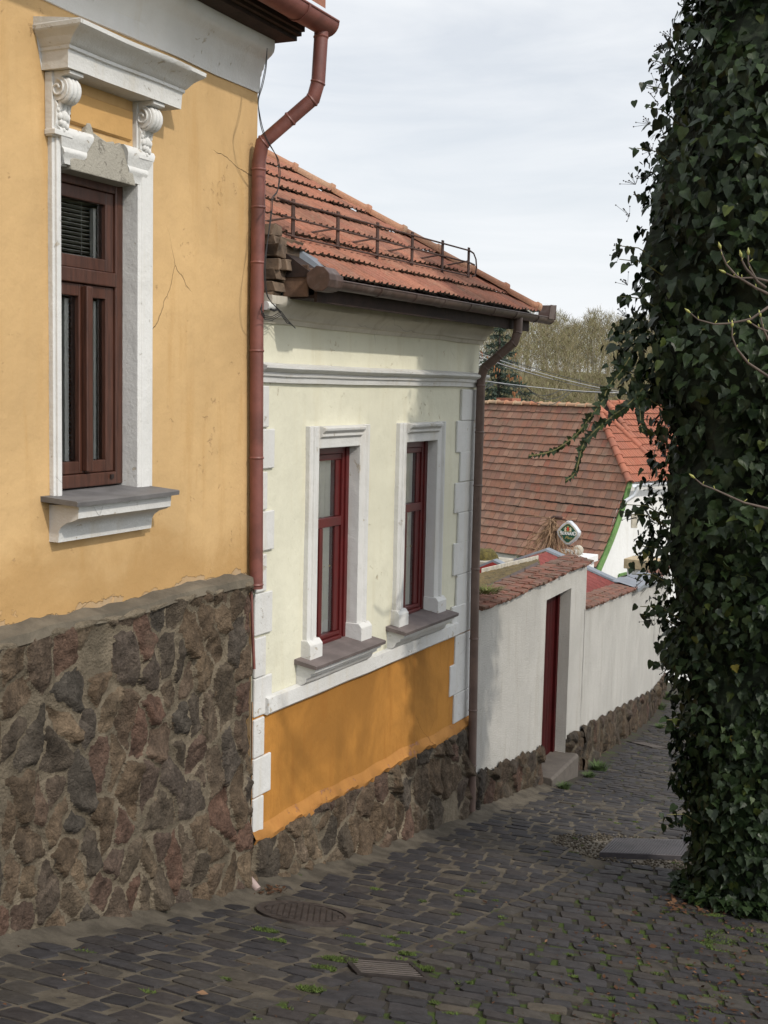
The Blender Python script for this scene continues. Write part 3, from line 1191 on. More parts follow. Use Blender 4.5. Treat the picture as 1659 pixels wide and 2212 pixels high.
for a, b, f in ((0, 1, .9), (2, 3, .05), (3, 4, .02), (3, 4, .45), (3, 4, .97), (5, 6, .05), (5, 6, .28), (5, 6, .62), (6, 7, .1), (6, 7, .5), (6, 7, .985)):
    mb = MB()
    collar(mb, pipe[a], pipe[b], f, .047)
    mb.build('joint_ring', MT['pipe1'], dpo, smooth=True)
mb = MB()
mb.tube([H1.p(7.47, .03, .15), H1.p(7.46, .05, -.15), H1.p(7.47, .06, -.4)], .012, 6)
mb.build('pipe_stay', MT['pipe1'], yh)

# --- the tall window
SA, SB, WZ0, WZ1 = 5.44, 6.125, .985, 2.73
BT = .045                                     # how far joinery stands towards the street
sr = MB()
ft = .045
jp = lambda a, b: [(a, -.22), (a, .03), (a + (b - a) * .25, .03), (a + (b - a) * .27, .045), (a + (b - a) * .8, .045), (a + (b - a) * .84, .036), (b, .036), (b, -.22)]
for a, b in ((5.375, SA), (6.285, SB)):
    pr = jp(a, b)
    lo = [H1.p(q[0], q[1], WZ0 - .03) for q in pr]
    if a > b:
        lo = lo[::-1]
    sr.prism(lo, A([0, 0, 2.92 - WZ0 + .03]))
sr.fbox(H1, SA, SB, -.22, .02, WZ1, 2.80)
sr.build('window_surround', MT['white'], yh, bevel=.004)
# lintel mouldings left and right of the bare patch, and the upper field
lm = [(0, 2.735), (.03, 2.735), (.035, 2.775), (.06, 2.79), (.062, 2.805), (.05, 2.82), (.075, 2.86), (.09, 2.88), (.09, 2.905), (.06, 2.925), (0, 2.93)]
for a, b in ((5.46, 5.60), (6.04, 6.17)):
    mb = MB()
    mb.sweep(H1, [(t * .55 + .025, z) for t, z in lm], a, b, seg=8, wob=.006, seed=8, ext=[(z - 2.735) * .42 for t, z in lm])
    mb.build('lintel_moulding', MT['white'], yh, smooth=True)
mb = MB()
out = [(5.51, 2.715), (5.50, 2.77), (5.57, 2.80), (5.60, 2.84), (5.63, 2.93), (5.645, 2.985), (5.675, 2.99), (5.70, 2.945), (5.76, 2.93), (5.82, 2.915), (5.88, 2.93), (5.90, 2.91), (5.94, 2.935), (5.97, 2.90), (6.04, 2.905), (6.05, 2.86), (6.075, 2.83), (6.055, 2.80), (6.07, 2.76), (6.09, 2.715)]
mb.prism([H1.p(a, -.2, z) for a, z in out], H1.n * .248)
pt = mb.build('bare_render_patch', MT['patch'], yh, bevel=.006)
pt['label'] = 'bare grey render where the lintel moulding has fallen off'
mb = wall_sheet(H1, 5.5, 6.2, 2.86, 3.2, [], t=.02, step=.05, amp=.008, seed=9)
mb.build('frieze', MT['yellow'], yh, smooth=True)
mb = MB()
mb.sweep(H1, [(.015, 2.965), (.028, 2.965), (.04, 2.975), (.042, 2.99), (.042, 3.13), (.02, 3.14)], 5.51, 6.06, seg=14, wob=.005, seed=5)
mb.build('frieze_panel', MT['panel'], yh, smooth=True)
# hood
hd = [(0, 3.195), (.17, 3.195), (.175, 3.275), (.178, 3.282), (.19, 3.288), (.19, 3.305), (.2, 3.31), (.215, 3.325), (.235, 3.345), (.27, 3.365), (.29, 3.375), (.302, 3.385), (.305, 3.405), (.295, 3.41), (0, 3.45)]
mb = MB()
mb.sweep(H1, hd, 5.33, 6.365, seg=40, wob=.007, seed=12, ext=[0] + [max(0, t - .17) * .5 for t, z in hd[1:-1]] + [.0625])
mb.build('window_hood', MT['white'], yh, smooth=True)


def console(s0):
    w = .112
    prof = [(.02, 3.195), (.155, 3.195), (.158, 3.175)]
    for k in range(13):
        a = math.pi * .42 - k / 12 * math.pi * 1.02
        prof.append((.08 + .06 * math.cos(a), 3.105 + .062 * math.sin(a)))
    prof += [(.075, 3.02), (.066, 2.995), (.068, 2.97), (.062, 2.93), (.05, 2.905), (.02, 2.9)]
    mb = MB()
    mb.prism([H1.p(s0, t, z) for t, z in prof], H1.d * w)
    o = mb.build('console', MT['white'], yh, bevel=.004)
    # three rounded ribs down the front, volutes at the sides, leaf drops below
    rb = MB()
    for q in (.22, .5, .78):
        path = []
        for k in range(11):
            a = math.pi * .36 - k / 10 * math.pi * .9
            path.append(H1.p(s0 + w * q, (.085 + .056 * math.cos(a)), 3.103 + .058 * math.sin(a)))
        path += [H1.p(s0 + w * q, .07, 3.005), H1.p(s0 + w * q, .065, 2.99)]
        rb.tube(path, [.01] + [.017] * 10 + [.014, .008], 8)
    for e in (-.004, w + .004):
        path = [H1.p(s0 + e, .075 + (.012 + .0026 * k) * math.cos(k * .6), 3.105 + (.012 + .0026 * k) * math.sin(k * .6)) for k in range(14)]
        rb.tube(path, .007, 6)
    for k, (q, z, rr) in enumerate(((.5, 2.975, .03), (.22, 2.97, .02), (.78, 2.97, .02), (.5, 2.935, .022), (.3, 2.94, .016), (.72, 2.925, .018), (.5, 2.905, .014), (.15, 3.0, .016), (.85, 3.0, .016))):
        rb.ball(H1.p(s0 + w * q, .066, z), rr, 8, 6, (.9, .9, 1.1))
    rb.build('acanthus', MT['white'], o, smooth='all')
    bk = MB()
    bk.fbox(H1, s0 - .012, s0 + w + .012, 0, .05, 2.865, 3.192)
    bk.fbox(H1, s0 - .018, s0 + w + .018, 0, .072, 2.872, 2.9)
    bk.build('console_block', MT['white'], o, bevel=.004)


console(5.365)
console(6.105)
# sill
mb = MB()
mb.sweep(H1, [(-.22, .985), (-.22, .955), (.245, .925), (.248, .948), (.24, .953)], 5.30, 6.255, seg=12, wob=.003, seed=3)
mb.build('sill_slab', MT['slate'], yh, smooth=True)
mb = MB()
mb.sweep(H1, [(0, .92), (.205, .925), (.2, .855), (.17, .84), (.12, .825), (.085, .80), (.07, .775), (.065, .715), (0, .715)], 5.37, 6.225, seg=16, wob=.004, seed=6, mitre=.02)
mb.build('sill_apron', MT['white'], yh, smooth=True)


def bar(mb, s0, s1, t0, t1, z0, z1, fr=None):
    mb.fbox(fr or H1, s0, s1, t0 + BT, t1 + BT, z0, z1)


# brown wooden frame
wd = thing_w = MB()
T0 = -.2
fr_ = MB()
for a in ((SA, SA + .07, T0, -.115, WZ0 + .0, WZ1), (SB - .07, SB + .0, T0, -.115, WZ0, WZ1)):
    bar(fr_, *a)
bar(fr_, SA + .07, SB - .07, T0, -.117, WZ1 - .06, WZ1)
bar(fr_, SA + .07, SB - .07, T0, -.11, WZ0, WZ0 + .075)
bar(fr_, SA + .07, SB - .07, T0, -.105, 2.135, 2.215)
wf = fr_.build('window', MT['brown_wood'], yh, bevel=.006)
sa = MB()
L, Rr = SA + .073, SB - .073
mid = (L + Rr) / 2


def sash(mb, a, b, z0, z1, wa=.075, wb=.075, w=.07, t0=-.19, t1=-.128):
    bar(mb, a, a + wa, t0, t1, z0, z1)
    bar(mb, b - wb, b, t0, t1, z0, z1)
    bar(mb, a + wa, b - wb, t0, t1, z0, z0 + w)
    bar(mb, a + wa, b - wb, t0, t1, z1 - w, z1)


for a, b, z0, z1 in ((L, Rr, 2.218, 2.667), (L, mid - .003, 1.063, 2.132), (mid + .003, Rr, 1.063, 2.132)):
    q = MB()
    sash(q, a, b, z0, z1, .075 if a == L else .045, .075 if b == Rr else .045)
    so = q.build('sash', MT['brown_wood'], wf, bevel=.005)
q = MB()
bar(q, mid - .028, mid + .028, -.127, -.088, 1.075, 2.12)
q.build('astragal', MT['brown_wood'], wf, bevel=.006)
q = MB()
for a, b, z0, z1 in ((L + .06, Rr - .06, 2.27, 2.61), (L + .06, mid - .035, 1.12, 2.07), (mid + .035, Rr - .06, 1.12, 2.07)):
    q.poly([H1.p(a, -.11, z0), H1.p(b, -.11, z0), H1.p(b, -.11, z1), H1.p(a, -.11, z1)])
q.build('pane', MT['glass'], wf)
q = MB()
z = 1.07
while z < 2.6:
    q.box8([H1.p(a, t, z + zz + (.008 if t > -.2 else 0)) for zz in (0, .0025) for a, t in ((L + .03, -.185), (L + .03, -.215), (Rr - .03, -.215), (Rr - .03, -.185))])
    z += .025
for a in (L + .12, mid + .1):
    q.tube([H1.p(a, -.182, 1.06), H1.p(a, -.182, 2.6)], .0016, 4)
q.build('blind', MT['blind'], wf)
q = MB()
for a, z0, z1 in ((Rr - .095, 2.25, 2.58), (Rr - .095, 1.11, 2.05), (mid - .085, 1.11, 2.05)):
    bar(q, a, a + .035, -.225, -.2, z0, z1)
q.build('inner_sash', MT['rail_white'], wf)
for a in (Rr - .06, SA + .08):
    q = MB()
    bar(q, a, a + .025, -.109, -.098, 1.02, 1.045)
    q.build('drain_cap', MT['dark_wood'], wf)

# loose black wires hanging in front of the corner
wires = thing('cable', 'thin black twin wire hanging loose from the broken eaves past the red brown downpipe', 'cable', H1.p(7.5, .1, 3))
mb = MB()
zq = lambda pts, t: [on(H1, x, y, t) for x, y in pts]
hang = [(577, 104), (574, 145), (566, 185), (558, 215), (560, 245), (567, 280), (578, 305), (592, 328), (600, 345), (604, 375), (602, 400), (598, 415), (588, 430), (586, 460), (578, 520), (573, 560), (572, 600), (578, 640), (598, 665), (605, 672)]
for dx in (-1.5, 1.5):
    pp = [on(H1, x + dx * math.sin(i * .9), y, .24 - .0 * i) for i, (x, y) in enumerate(hang)]
    path = []
    for i in range(len(pp) - 1):
        for k in range(4):
            f = k / 4
            p0, p1, p2, p3 = pp[max(i - 1, 0)], pp[i], pp[i + 1], pp[min(i + 2, len(pp) - 1)]
            path.append(.5 * ((2 * p1) + (p2 - p0) * f + (2 * p0 - 5 * p1 + 4 * p2 - p3) * f * f + (3 * p1 - p0 - 3 * p2 + p3) * f ** 3))
    mb.tube(path, .003, 5)
mb.build('wire', MT['wire'], wires)
# ================================================================== PALE HOUSE
ph = thing('pale_house', 'pale cream house with two dark red windows and an orange lower wall', 'house', H2.p(9.4, 0, -2.3))
S0, S1 = 7.37, 11.40
WIN = [(8.23, 8.89), (9.755, 10.40)]
BT = .03
holes = [(a - .06, b + .06, -.50, 1.2) for a, b in WIN]
mb = wall_sheet(H2, S0, S1, -.66, 2.25, holes, seed=14)
house_body(mb, H2, S0, S1, 4.6, -3.0, 2.25)
mb.build('wall', MT['pale'], ph, smooth=True)
pt_ = lambda s: -1.68 - .09 * (s - 7.37) / 4 + .01 * math.sin(s * 4) + .006 * math.sin(s * 13)
mb = wall_sheet(H2, S0, S1, lambda s: pt_(s) - .05, -.66, [], t=.008, seed=15, amp=.006)
mb.build('lower_wall', MT['orange'], ph, smooth=True)
rubble('stone_base', H2, 7.15, S1 + .02, lambda s: bot(H2, s, .1) - .12, lambda s: pt_(s) + .0, .03, MT['stone'], ph,
       cell=(.2, .25), step=.0145, round_end=(0, .06), seed=21, hgt=.045, mw=.016, cap=0, bulge=.07)
P = []
for s in np.linspace(S0, S1, 90):
    w = .014 * vnoise(A([s * 7, 1, 3.])) + .01 * vnoise(A([s * 21, 0, 5.]))
    P.append([H2.p(s, .008, pt_(s) + .1), H2.p(s, .03 + w * .3, pt_(s) + .055), H2.p(s, .05 + w, pt_(s) + .01 + w * 1.6), H2.p(s, .035, pt_(s) - .03 + w * 1.6)])
mb = MB()
mb.grid(A(P))
mb.build('splash_fillet', plaster('worn_orange_fillet', (.41, .19, .05), .25, stain=(.3, .12, .035), chip=((.3, .15, .1), .68)), ph, smooth=True)
# quoins
zq_ = [1.585, 1.285, .99, .7, .405, .115, -.195, -.495, -.79, -1.075, -1.375, -1.665]
for side in (0, 1):
    for k in range(11):
        z1, z0 = zq_[k] - .006, zq_[k + 1] + .006
        wide = (k % 2 == 1)
        if side == 0:
            a, b = S0 + .005, (7.61 if wide else 7.52) + RS.randn() * .006
        else:
            a, b = (10.87 if wide else 10.965) + RS.randn() * .006, 11.33 - (.0 if not wide else .0)
            z0 -= .01
        mb = MB()
        mb.fbox(H2, a, b if side == 0 else S1 + .012, 0, .023 + RS.randn() * .002, z0 + RS.randn() * .004, z1 + RS.randn() * .004)
        mb.build('quoin', MT['white'], ph, bevel=.008)
# mouldings
mb = MB()
mb.sweep(H2, [(0, 1.60), (.03, 1.605), (.035, 1.645), (.05, 1.65), (.055, 1.668), (.05, 1.675), (.085, 1.69), (.1, 1.705), (.1, 1.722), (0, 1.745)], S0, S1 + .05, seg=50, wob=.005, seed=31)
mb.build('string_course', MT['white'], ph, smooth=True)
mb = MB()
mb.sweep(H2, [(0, 2.02), (.02, 2.02), (.03, 2.05), (.055, 2.06), (.06, 2.085), (.08, 2.105), (.1, 2.125), (.125, 2.145), (.13, 2.17), (.13, 2.2), (0, 2.22)], S0, S1 + .03, seg=50, wob=.007, seed=33)
mb.build('cornice', MT['grey_trim'], ph, smooth=True)
mb = MB()
mb.sweep(H2, [(0, -.655), (.03, -.66), (.05, -.665), (.055, -.77), (.04, -.785), (0, -.78)], S0 + .15, S1 - .43, seg=40, wob=.004, seed=35)
mb.build('sill_band', MT['white'], ph, smooth=True)


def h2_window(a, b):
    z0, z1 = -.42, 1.115
    sr = MB()
    # moulded architrave, solid back to the frame
    for s_o, s_i in ((a - .155, a), (b + .155, b)):
        w = s_i - s_o
        pr = [(s_o, -.24), (s_o, .04), (s_o + w * .22, .044), (s_o + w * .26, .062), (s_o + w * .4, .06), (s_o + w * .5, .036), (s_i, .034), (s_i, -.24)]
        pts = [H2.p(q, t, z0 - .09) for q, t in pr]
        if w < 0:
            pts = pts[::-1]
        sr.prism(pts, A([0, 0, 1.285 - z0 + .09]))
        k0, k1 = (s_o - .02, s_i + .01) if w > 0 else (s_i - .01, s_o + .02)
        sr.prism([H2.p(k0, t, z) for t, z in ((-.235, -.51), (.085, -.51), (.085, -.37), (.055, -.335), (-.235, -.335))], H2.d * (k1 - k0))
    sr.prism([H2.p(a - .001, t, z) for t, z in ((-.24, z1), (.034, z1), (.036, 1.19), (.06, 1.205), (.058, 1.225), (.085, 1.25), (.09, 1.27), (.05, 1.283), (-.24, 1.283))], H2.d * (b - a + .002))
    sr.build('window_surround', MT['white'], ph, bevel=.005)
    mb = MB()
    mb.sweep(H2, [(-.24, -.42), (-.24, -.46), (.19, -.525), (.195, -.5), (.185, -.495)], a - .27, b + .22, seg=12, wob=.004, seed=int(a * 9))
    mb.build('sill_slab', MT['sill2'], ph, smooth=True)
    mb = MB()
    mb.sweep(H2, [(0, -.50), (.165, -.525), (.16, -.555), (.125, -.57), (.12, -.59), (.085, -.61), (.075, -.64), (.05, -.66), (0, -.66)], a - .24, b + .19, seg=14, wob=.006, seed=int(a * 7))
    mb.build('sill_apron', MT['white'], ph, smooth=True)
    f = MB()
    bar(f, a + .001, a + .05, -.24, -.115, z0 - .03, z1, H2)
    bar(f, b - .045, b + .035, -.24, -.095, z0 - .03, z1 - .0, H2)
    bar(f, b - .09, b - .047, -.24, -.108, z0 - .03, z1 - .0, H2)
    bar(f, a + .05, b - .09, -.24, -.1, z1 - .06, z1, H2)
    bar(f, a + .05, b - .09, -.24, -.115, z1 - .11, z1 - .062, H2)
    bar(f, a + .05, b - .09, -.24, -.085, z0 - .03, z0 + .0, H2)
    bar(f, a + .05, b - .09, -.24, -.11, z0 + .002, z0 + .035, H2)
    bar(f, a + .05, b - .09, -.24, -.108, .475, .55, H2)
    wf = f.build('window', MT['red_paint'], ph, bevel=.005)
    m_ = (a + b) / 2 - .01
    q = MB()
    bar(q, a + .225, a + .28, -.2, -.112, z0 + .037, .473, H2)
    bar(q, b - .17, b - .092, -.2, -.122, z0 + .037, .473, H2)
    bar(q, b - .165, b - .092, -.2, -.125, .552, z1 - .112, H2)
    q.build('sash', MT['red_paint'], wf, bevel=.004)
    q = MB()
    q.poly([H2.p(a + .04, -.105, z0 + .02), H2.p(b - .05, -.105, z0 + .02), H2.p(b - .05, -.105, z1 - .1), H2.p(a + .04, -.105, z1 - .1)])
    q.build('pane', MT['glass'], wf)
    q = MB()
    P = [[H2.p(a + .26 + .5 * i / 40, -.137 + .008 * math.sin(i * .9), z) for i in range(41)] for z in (z0 - .05, z1)]
    q.grid(A(P))
    q.build('curtain', MT['curtain'], wf, smooth='all')
    q = MB()
    P = [[H2.p(a - .1 + .5 * i / 30, -.2 + .012 * math.sin(i * 1.1), z) for i in range(31)] for z in (z0 - .05, z1)]
    q.grid(A(P))
    q.build('curtain', MT['curtain_y'], wf, smooth='all')
    q = MB()
    q.tube([H2.p(b - .19, -.12, .15), H2.p(b - .19, -.15, .15), H2.p(b - .25, -.15, .145)], .008, 6)
    q.build('handle', MT['sign_gold'], wf)


for a, b in WIN:
    h2_window(a, b)

# eaves, gutter, downpipe
PT = .67                                      # roof rise per metre run
E_T, E_Z, E_S = .37, 2.355, 11.9


def rz(t):
    return E_Z + (E_T - t) * PT


ev = MB()
ev.fbox(H2, 7.60, 11.8, .135, .325, 2.19, 2.215)
ev.fbox(H2, 7.60, 11.82, .327, .352, 2.165, 2.31)
ev.fbox(H2, 7.60, 11.78, .1, .134, 2.205, 2.25)
# the end eaves on the far side
ev.fbox(H2, 11.42, 11.8, -4.6, .2, 2.225, 2.245)
ev.build('eaves_boards', MT['dark_wood'], ph, bevel=.003)
gutter(H2, 7.70, 12.2, .42, 2.315, .06, 'gutter', MT['gutter2'], ph, seams=(8.35, 8.95, 9.5, 10.05, 10.6, 11.15, 11.75), lip=.006)
mb = MB()
# flared end box at the near end, upstand at the far end
c0 = [(-.095, .035), (-.1, -.01), (-.08, -.06), (-.03, -.088), (.03, -.088), (.075, -.06), (.09, -.01), (.085, .03), (.04, .075), (-.02, .085)]
mb.prism([H2.p(7.50, .42 + t, 2.32 + z) for t, z in c0], H2.d * .16)
mb.prism([H2.p(7.661, .42 + t * .9, 2.32 + z * .9) for t, z in c0[:8]], H2.d * .05)
mb.build('gutter_end', MT['gutter2'], ph, bevel=.006)
mb = MB()
mb.box8([H2.p(a, t, z) for z, k in ((2.30, 0), (2.44, .02)) for a, t in ((12.17, .49 + k), (12.0, .49 + k), (12.0, .482 + k), (12.17, .482 + k))])
mb.box8([H2.p(a + k, t, z) for z, k in ((2.30, 0), (2.45, .02)) for a, t in ((12.21, .49), (12.21, .3), (12.202, .3), (12.202, .49))])
mb.build('gutter_end', MT['gutter2'], ph, bevel=.006)
pipe = [H2.p(11.33, .42, 2.28), H2.p(11.33, .42, 2.15), H2.p(11.325, .39, 2.04), H2.p(11.25, .12, 1.79), H2.p(11.26, .085, 1.69), H2.p(11.255, .085, -.04), H2.p(11.30, .1, -2.62)]
# follow the wall down
mb = MB()
mb.tube(pipe, .043, 14)
dp2 = mb.build('downpipe', MT['pipe2'], ph, smooth=True)
for a, b, f in ((1, 2, .1), (2, 3, .03), (2, 3, .5), (2, 3, .96), (4, 5, .04), (4, 5, .3), (4, 5, .6), (5, 6, .05), (5, 6, .32), (5, 6, .6), (5, 6, .82)):
    mb = MB()
    collar(mb, pipe[a], pipe[b], f, .043)
    mb.build('joint_ring', MT['pipe2'], dp2, smooth=True)


# roof
def tile_field(mb, mb2, o, u, v, n, rows, span, w, expo, prof, th, lift=.02, jit=.004):
    """o + u*a + v*b : roof plane; span(b) -> (a0, a1); prof = [(0..1, height)]"""
    for r_ in range(rows):
        b0 = r_ * expo
        a0, a1 = span(b0 + expo * .3)
        if a1 - a0 < .05:
            continue
        k0 = math.floor(a0 / w)
        k1 = math.ceil(a1 / w)
        rj = random.uniform(-jit, jit) * 2
        for k in range(k0, k1):
            x0 = k * w + (w / 2 if False else 0)
            x1 = x0 + w
            x0, x1 = max(x0, a0), min(x1, a1)
            if x1 - x0 < w * .2:
                continue
            dj = random.uniform(-jit, jit)
            sj = random.uniform(-jit, jit) * 1.5
            npf = len(prof)
            f_top, b_top, f_bot = [], [], []
            for q, hgt in prof:
                a = x0 + (x1 - x0) * q * .985
                base = o + u * a
                f_top.append(base + v * (b0 + sj + rj) + n * (lift + th + hgt + dj))
                b_top.append(base + v * (b0 + expo * 1.12) + n * (.006 + hgt * .9))
                f_bot.append(base + v * (b0 + sj + rj + .004) + n * (lift + hgt * .6 + dj))
            i0 = mb.add(f_top + b_top)
            for q in range(npf - 1):
                mb.f.append((i0 + q, i0 + q + 1, i0 + npf + q + 1, i0 + npf + q))
            i1 = mb2.add(f_bot + f_top)
            for q in range(npf - 1):
                mb2.f.append((i1 + q, i1 + q + 1, i1 + npf + q + 1, i1 + npf + q))


def ridge_tiles(mb, p0, p1, n, r, upv, lip=1.25, seed=0):
    p0, p1 = A(p0), A(p1)
    d = (p1 - p0) / n
    L = np.linalg.norm(d)
    e = d / L
    upv = A(upv) - e * (A(upv) @ e)
    upv /= np.linalg.norm(upv)
    sd = np.cross(e, upv)
    rs = np.random.RandomState(seed)
    for k in range(n):
        o = p0 + d * k + upv * rs.uniform(-.008, .008)
        P = []
        for f, rr in ((-.03, r * lip * .97), (-.02, r * lip), (.07, r * lip), (.1, r * 1.06), (.16, r), (1.03, r * .86)):
            P.append([o + d * f + rr * (sd * math.cos(a) + upv * math.sin(a) * .8) for a in np.linspace(-.25, math.pi + .25, 12)])
        P.insert(0, [o + d * -.02 + rr * .8 * (sd * math.cos(a) + upv * math.sin(a) * .8) for a in np.linspace(-.25, math.pi + .25, 12)])
        mb.grid(A(P))


sp = math.hypot(1, PT)
u2 = H2.d
v2 = (-H2.n + A([0, 0, PT])) / sp
n2 = (H2.n * PT + A([0, 0, 1])) / sp
o2 = H2.p(0, E_T + .03, E_Z - .03 * PT)
prof2 = [(0, .0), (.07, .016), (.14, .016), (.22, .002), (.42, .002), (.5, .018), (.58, .018), (.66, .002), (.86, .003), (.93, .017), (1, .012)]
mb, me_ = MB(), MB()
DEP2 = 2.77                                    # half depth of the house plus eave
tile_field(mb, me_, o2, u2, v2, n2, 11, lambda b: (7.55 if b > .25 else 7.8, E_S + .09 - b / sp * 1.0), .215, .30, prof2, .016, .024, .009)
mb.merge(me_, 1)
rf = mb.build('roof', [MT['tile2'], MT['moss_line']], ph)
# deck under the tiles: front, hip and back planes
mb = MB()
zr = E_Z + DEP2 * PT - .02
fz = E_Z - .02
c_ = [H2.p(7.55, E_T, fz), H2.p(E_S, E_T, fz), H2.p(E_S, E_T - 2 * DEP2, fz), H2.p(7.55, E_T - 2 * DEP2, fz)]
ra, rb_ = H2.p(7.55, E_T - DEP2, zr), H2.p(E_S - DEP2, E_T - DEP2, zr)
for q in ([c_[0], c_[1], rb_, ra], [c_[1], c_[2], rb_], [c_[2], c_[3], ra, rb_], [c_[0], c_[3], c_[2], c_[1]], [c_[0], ra, c_[3]]):
    mb.poly(q)
mb.build('roof_deck', MT['dark_wood'], rf)
mb = MB()
hip_end = H2.p(E_S - DEP2, E_T - DEP2, zr + .03)
ridge_tiles(mb, H2.p(E_S + .02, E_T + .02, E_Z + .035), hip_end, 11, .075, (0, 0, 1), 1.25, 5)
mb.build('hip_tiles', MT['hip2'], rf, smooth=True)
# snow guard
sg = MB()
posts = [7.80, 8.46, 9.12, 9.77, 10.40, 11.0]
tp = .03
top = []
sgo = None
rails = MB()
for i, h_ in enumerate((.265, .155, .03)):
    pts = []
    for k, s in enumerate(posts):
        pts.append(H2.p(s - .01 * h_, tp + .012, rz(tp) + .03 + h_))
    pts = [H2.p(7.57 + .06 * i, tp + .012, rz(tp) + .03 + h_ + .006)] + pts
    if i == 1:
        pts.append(H2.p(11.12, tp + .012, rz(tp) + .03 + h_ - .01))
    if i == 0:
        q = lambda s, z: H2.p(s, tp + .012, rz(tp) + .03 + z)
        pts += [q(11.09, .25), q(11.15, .2), q(11.17, .12), q(11.14, .05), q(11.07, .03)]
    rails.tube(pts, .0075, 6)
sgo = rails.build('snow_guard', MT['rust'], ph)
for s in posts:
    m = MB()
    m.fbox(H2, s - .02, s + .02, tp - .005, tp + .005, rz(tp) - .01, rz(tp) + .325)
    m.tube([H2.p(s, tp - .006, rz(tp) + .2), H2.p(s - .2, tp - .18, rz(tp - .18) + .02)], .008, 5)
    m.build('post', MT['rust'], sgo)
# rough stacked gable end against the taller house
random.seed(3)
for k, (z0, z1, s1, t1) in enumerate(((2.19, 2.225, 7.53, .11), (2.23, 2.30, 7.52, .12), (2.305, 2.375, 7.6, .13), (2.38, 2.455, 7.83, .17), (2.46, 2.54, 7.80, .15), (2.545, 2.6, 7.77, .14), (2.605, 2.68, 7.5, .12))):
    mb = MB()
    s_ = [7.38, (7.46 if k in (3, 5) else 7.53), s1]
    for a, b in zip(s_, s_[1:]):
        if b - a < .05:
            continue
        j = lambda: random.uniform(-.02, .02)
        mb.box8([H2.p(x + j(), t + j(), z + j() * .6) for z in (z0, z1) for x, t in ((a + .005, t1 + j()), (a + .005, -.5), (b - .004, -.5), (b - .004, t1 + j()))])
    mb.build('gable_slab', MT['slab'], ph, bevel=.005)
mb = MB()
mb.box8([H2.p(a, t, z) for z in (2.2, 2.42) for a, t in ((7.56, .30), (7.56, .1), (7.58, .1), (7.58, .30))])
mb.box8([H2.p(a, t, z) for z in (2.26, 2.40) for a, t in ((7.585, .30), (7.585, .05), (7.7, .05), (7.68, .30))])
mb.build('rafter_end', MT['old_wood'], ph, bevel=.008)
mb = MB()
mb.box8([H2.p(7.70, .14, 2.545), H2.p(7.70, .13, 2.545), H2.p(7.93, .33, 2.41), H2.p(7.93, .34, 2.41), H2.p(7.69, .14, 2.40), H2.p(7.69, .13, 2.40), H2.p(7.78, .36, 2.37), H2.p(7.78, .37, 2.37)])
mb.build('flashing', MT['zinc'], ph)
mb = MB()
mb.tube([on(H2, 566, 647, .02), on(H2, 579, 660, .10)], .012, 6)
mb.tube([on(H2, 573, 660, .10), on(H2, 588, 661, .10)], [.03, .03], 12)
mb.build('insulator', MT['rail_white'], ph, smooth=True)
cb = thing('cable', 'coil of black service wire hooked on the white insulator under the pale house eaves', 'cable', H2.p(7.6, .1, 2.1))
mb = MB()
for k in range(3):
    mb.tube([on(H2, x, y + k * 4, .11 + .01 * k) for x, y in ((566, 655), (564, 668), (572, 682), (588, 684), (602, 676), (607, 672), (620, 690), (638 - k * 4, 709 - k * 8))], .003, 5)
mb.tube([on(H2, x, y, .13) for x, y in ((585, 668), (592, 671), (600, 668), (606, 674))], .008, 6)
mb.build('wire', MT['wire'], cb)
# a short bit of plastic pipe and leaf litter in the corner between the houses
q0 = ground_hit(546, 1924)
pe = MB()
pe.tube([q0 + A([-.06, .03, .1]), q0 + A([0, 0, .05]), q0 + A([.04, -.03, .02])], [.03, .03, .027], 10)
tag(pe.build('pipe_end', MT['spout'], smooth=True, base=q0), 'broken pale plastic pipe end at the foot of the stone base corner', 'pipe')
# ================================================================== GARDEN WALL
gw = thing('garden_wall', 'long white stucco wall on a low rubble base with a tile coping and a dark red door', 'wall', (*P_B, -3.3))
A0, A1 = 11.80, 15.98
DS0, DS1, DZ0, DZ1 = 14.2, 15.26, -3.0, -.9
mb = wall_sheet(GA, A0 - .1, A1, lambda s: -2.36 - .135 * (s - 11.85) + .02 * math.sin(s * 9) - .03, -.66, [(DS0, DS1, -4, DZ1)], seed=41, amp=.006)
TW = .38
mb.poly([GA.p(A0, -TW, -3.6), GA.p(DS0, -TW, -3.6), GA.p(DS0, -TW, -.66), GA.p(A0, -TW, -.66)])
mb.poly([GA.p(DS1, -TW, -3.6), GA.p(A1, -TW, -3.6), GA.p(A1, -TW, -.66), GA.p(DS1, -TW, -.66)])
mb.poly([GA.p(DS0, -TW, DZ1), GA.p(DS1, -TW, DZ1), GA.p(DS1, -TW, -.66), GA.p(DS0, -TW, -.66)])
for s in (DS0, DS1):
    mb.poly([GA.p(s, 0, -3.5), GA.p(s, -TW, -3.5), GA.p(s, -TW, DZ1), GA.p(s, 0, DZ1)])
mb.poly([GA.p(DS0, 0, DZ1), GA.p(DS1, 0, DZ1), GA.p(DS1, -TW, DZ1), GA.p(DS0, -TW, DZ1)])
mb.poly([GA.p(A0, 0, -.66), GA.p(A1, 0, -.66), GA.p(A1, -TW, -.66), GA.p(A0, -TW, -.66)])
mb.poly([GA.p(A1, 0, -.66), GA.p(A1, -TW, -.66), GA.p(A1, -TW, -3.6), GA.p(A1, 0, -3.6)])
mb.build('wall', MT['stucco'], gw, smooth=True)
rubble('stone_base', GA, A0 - .16, DS0, lambda s: bot(GA, s, .06) - .12, lambda s: -2.36 - .135 * (s - 11.85) + .02 * math.sin(s * 9) + .02 * math.sin(s * 31), .03, MT['stone2'], gw,
       cell=(.26, .25), step=.02, round_end=(0, .05), seed=43, hgt=.042, mw=.018, cap=0)
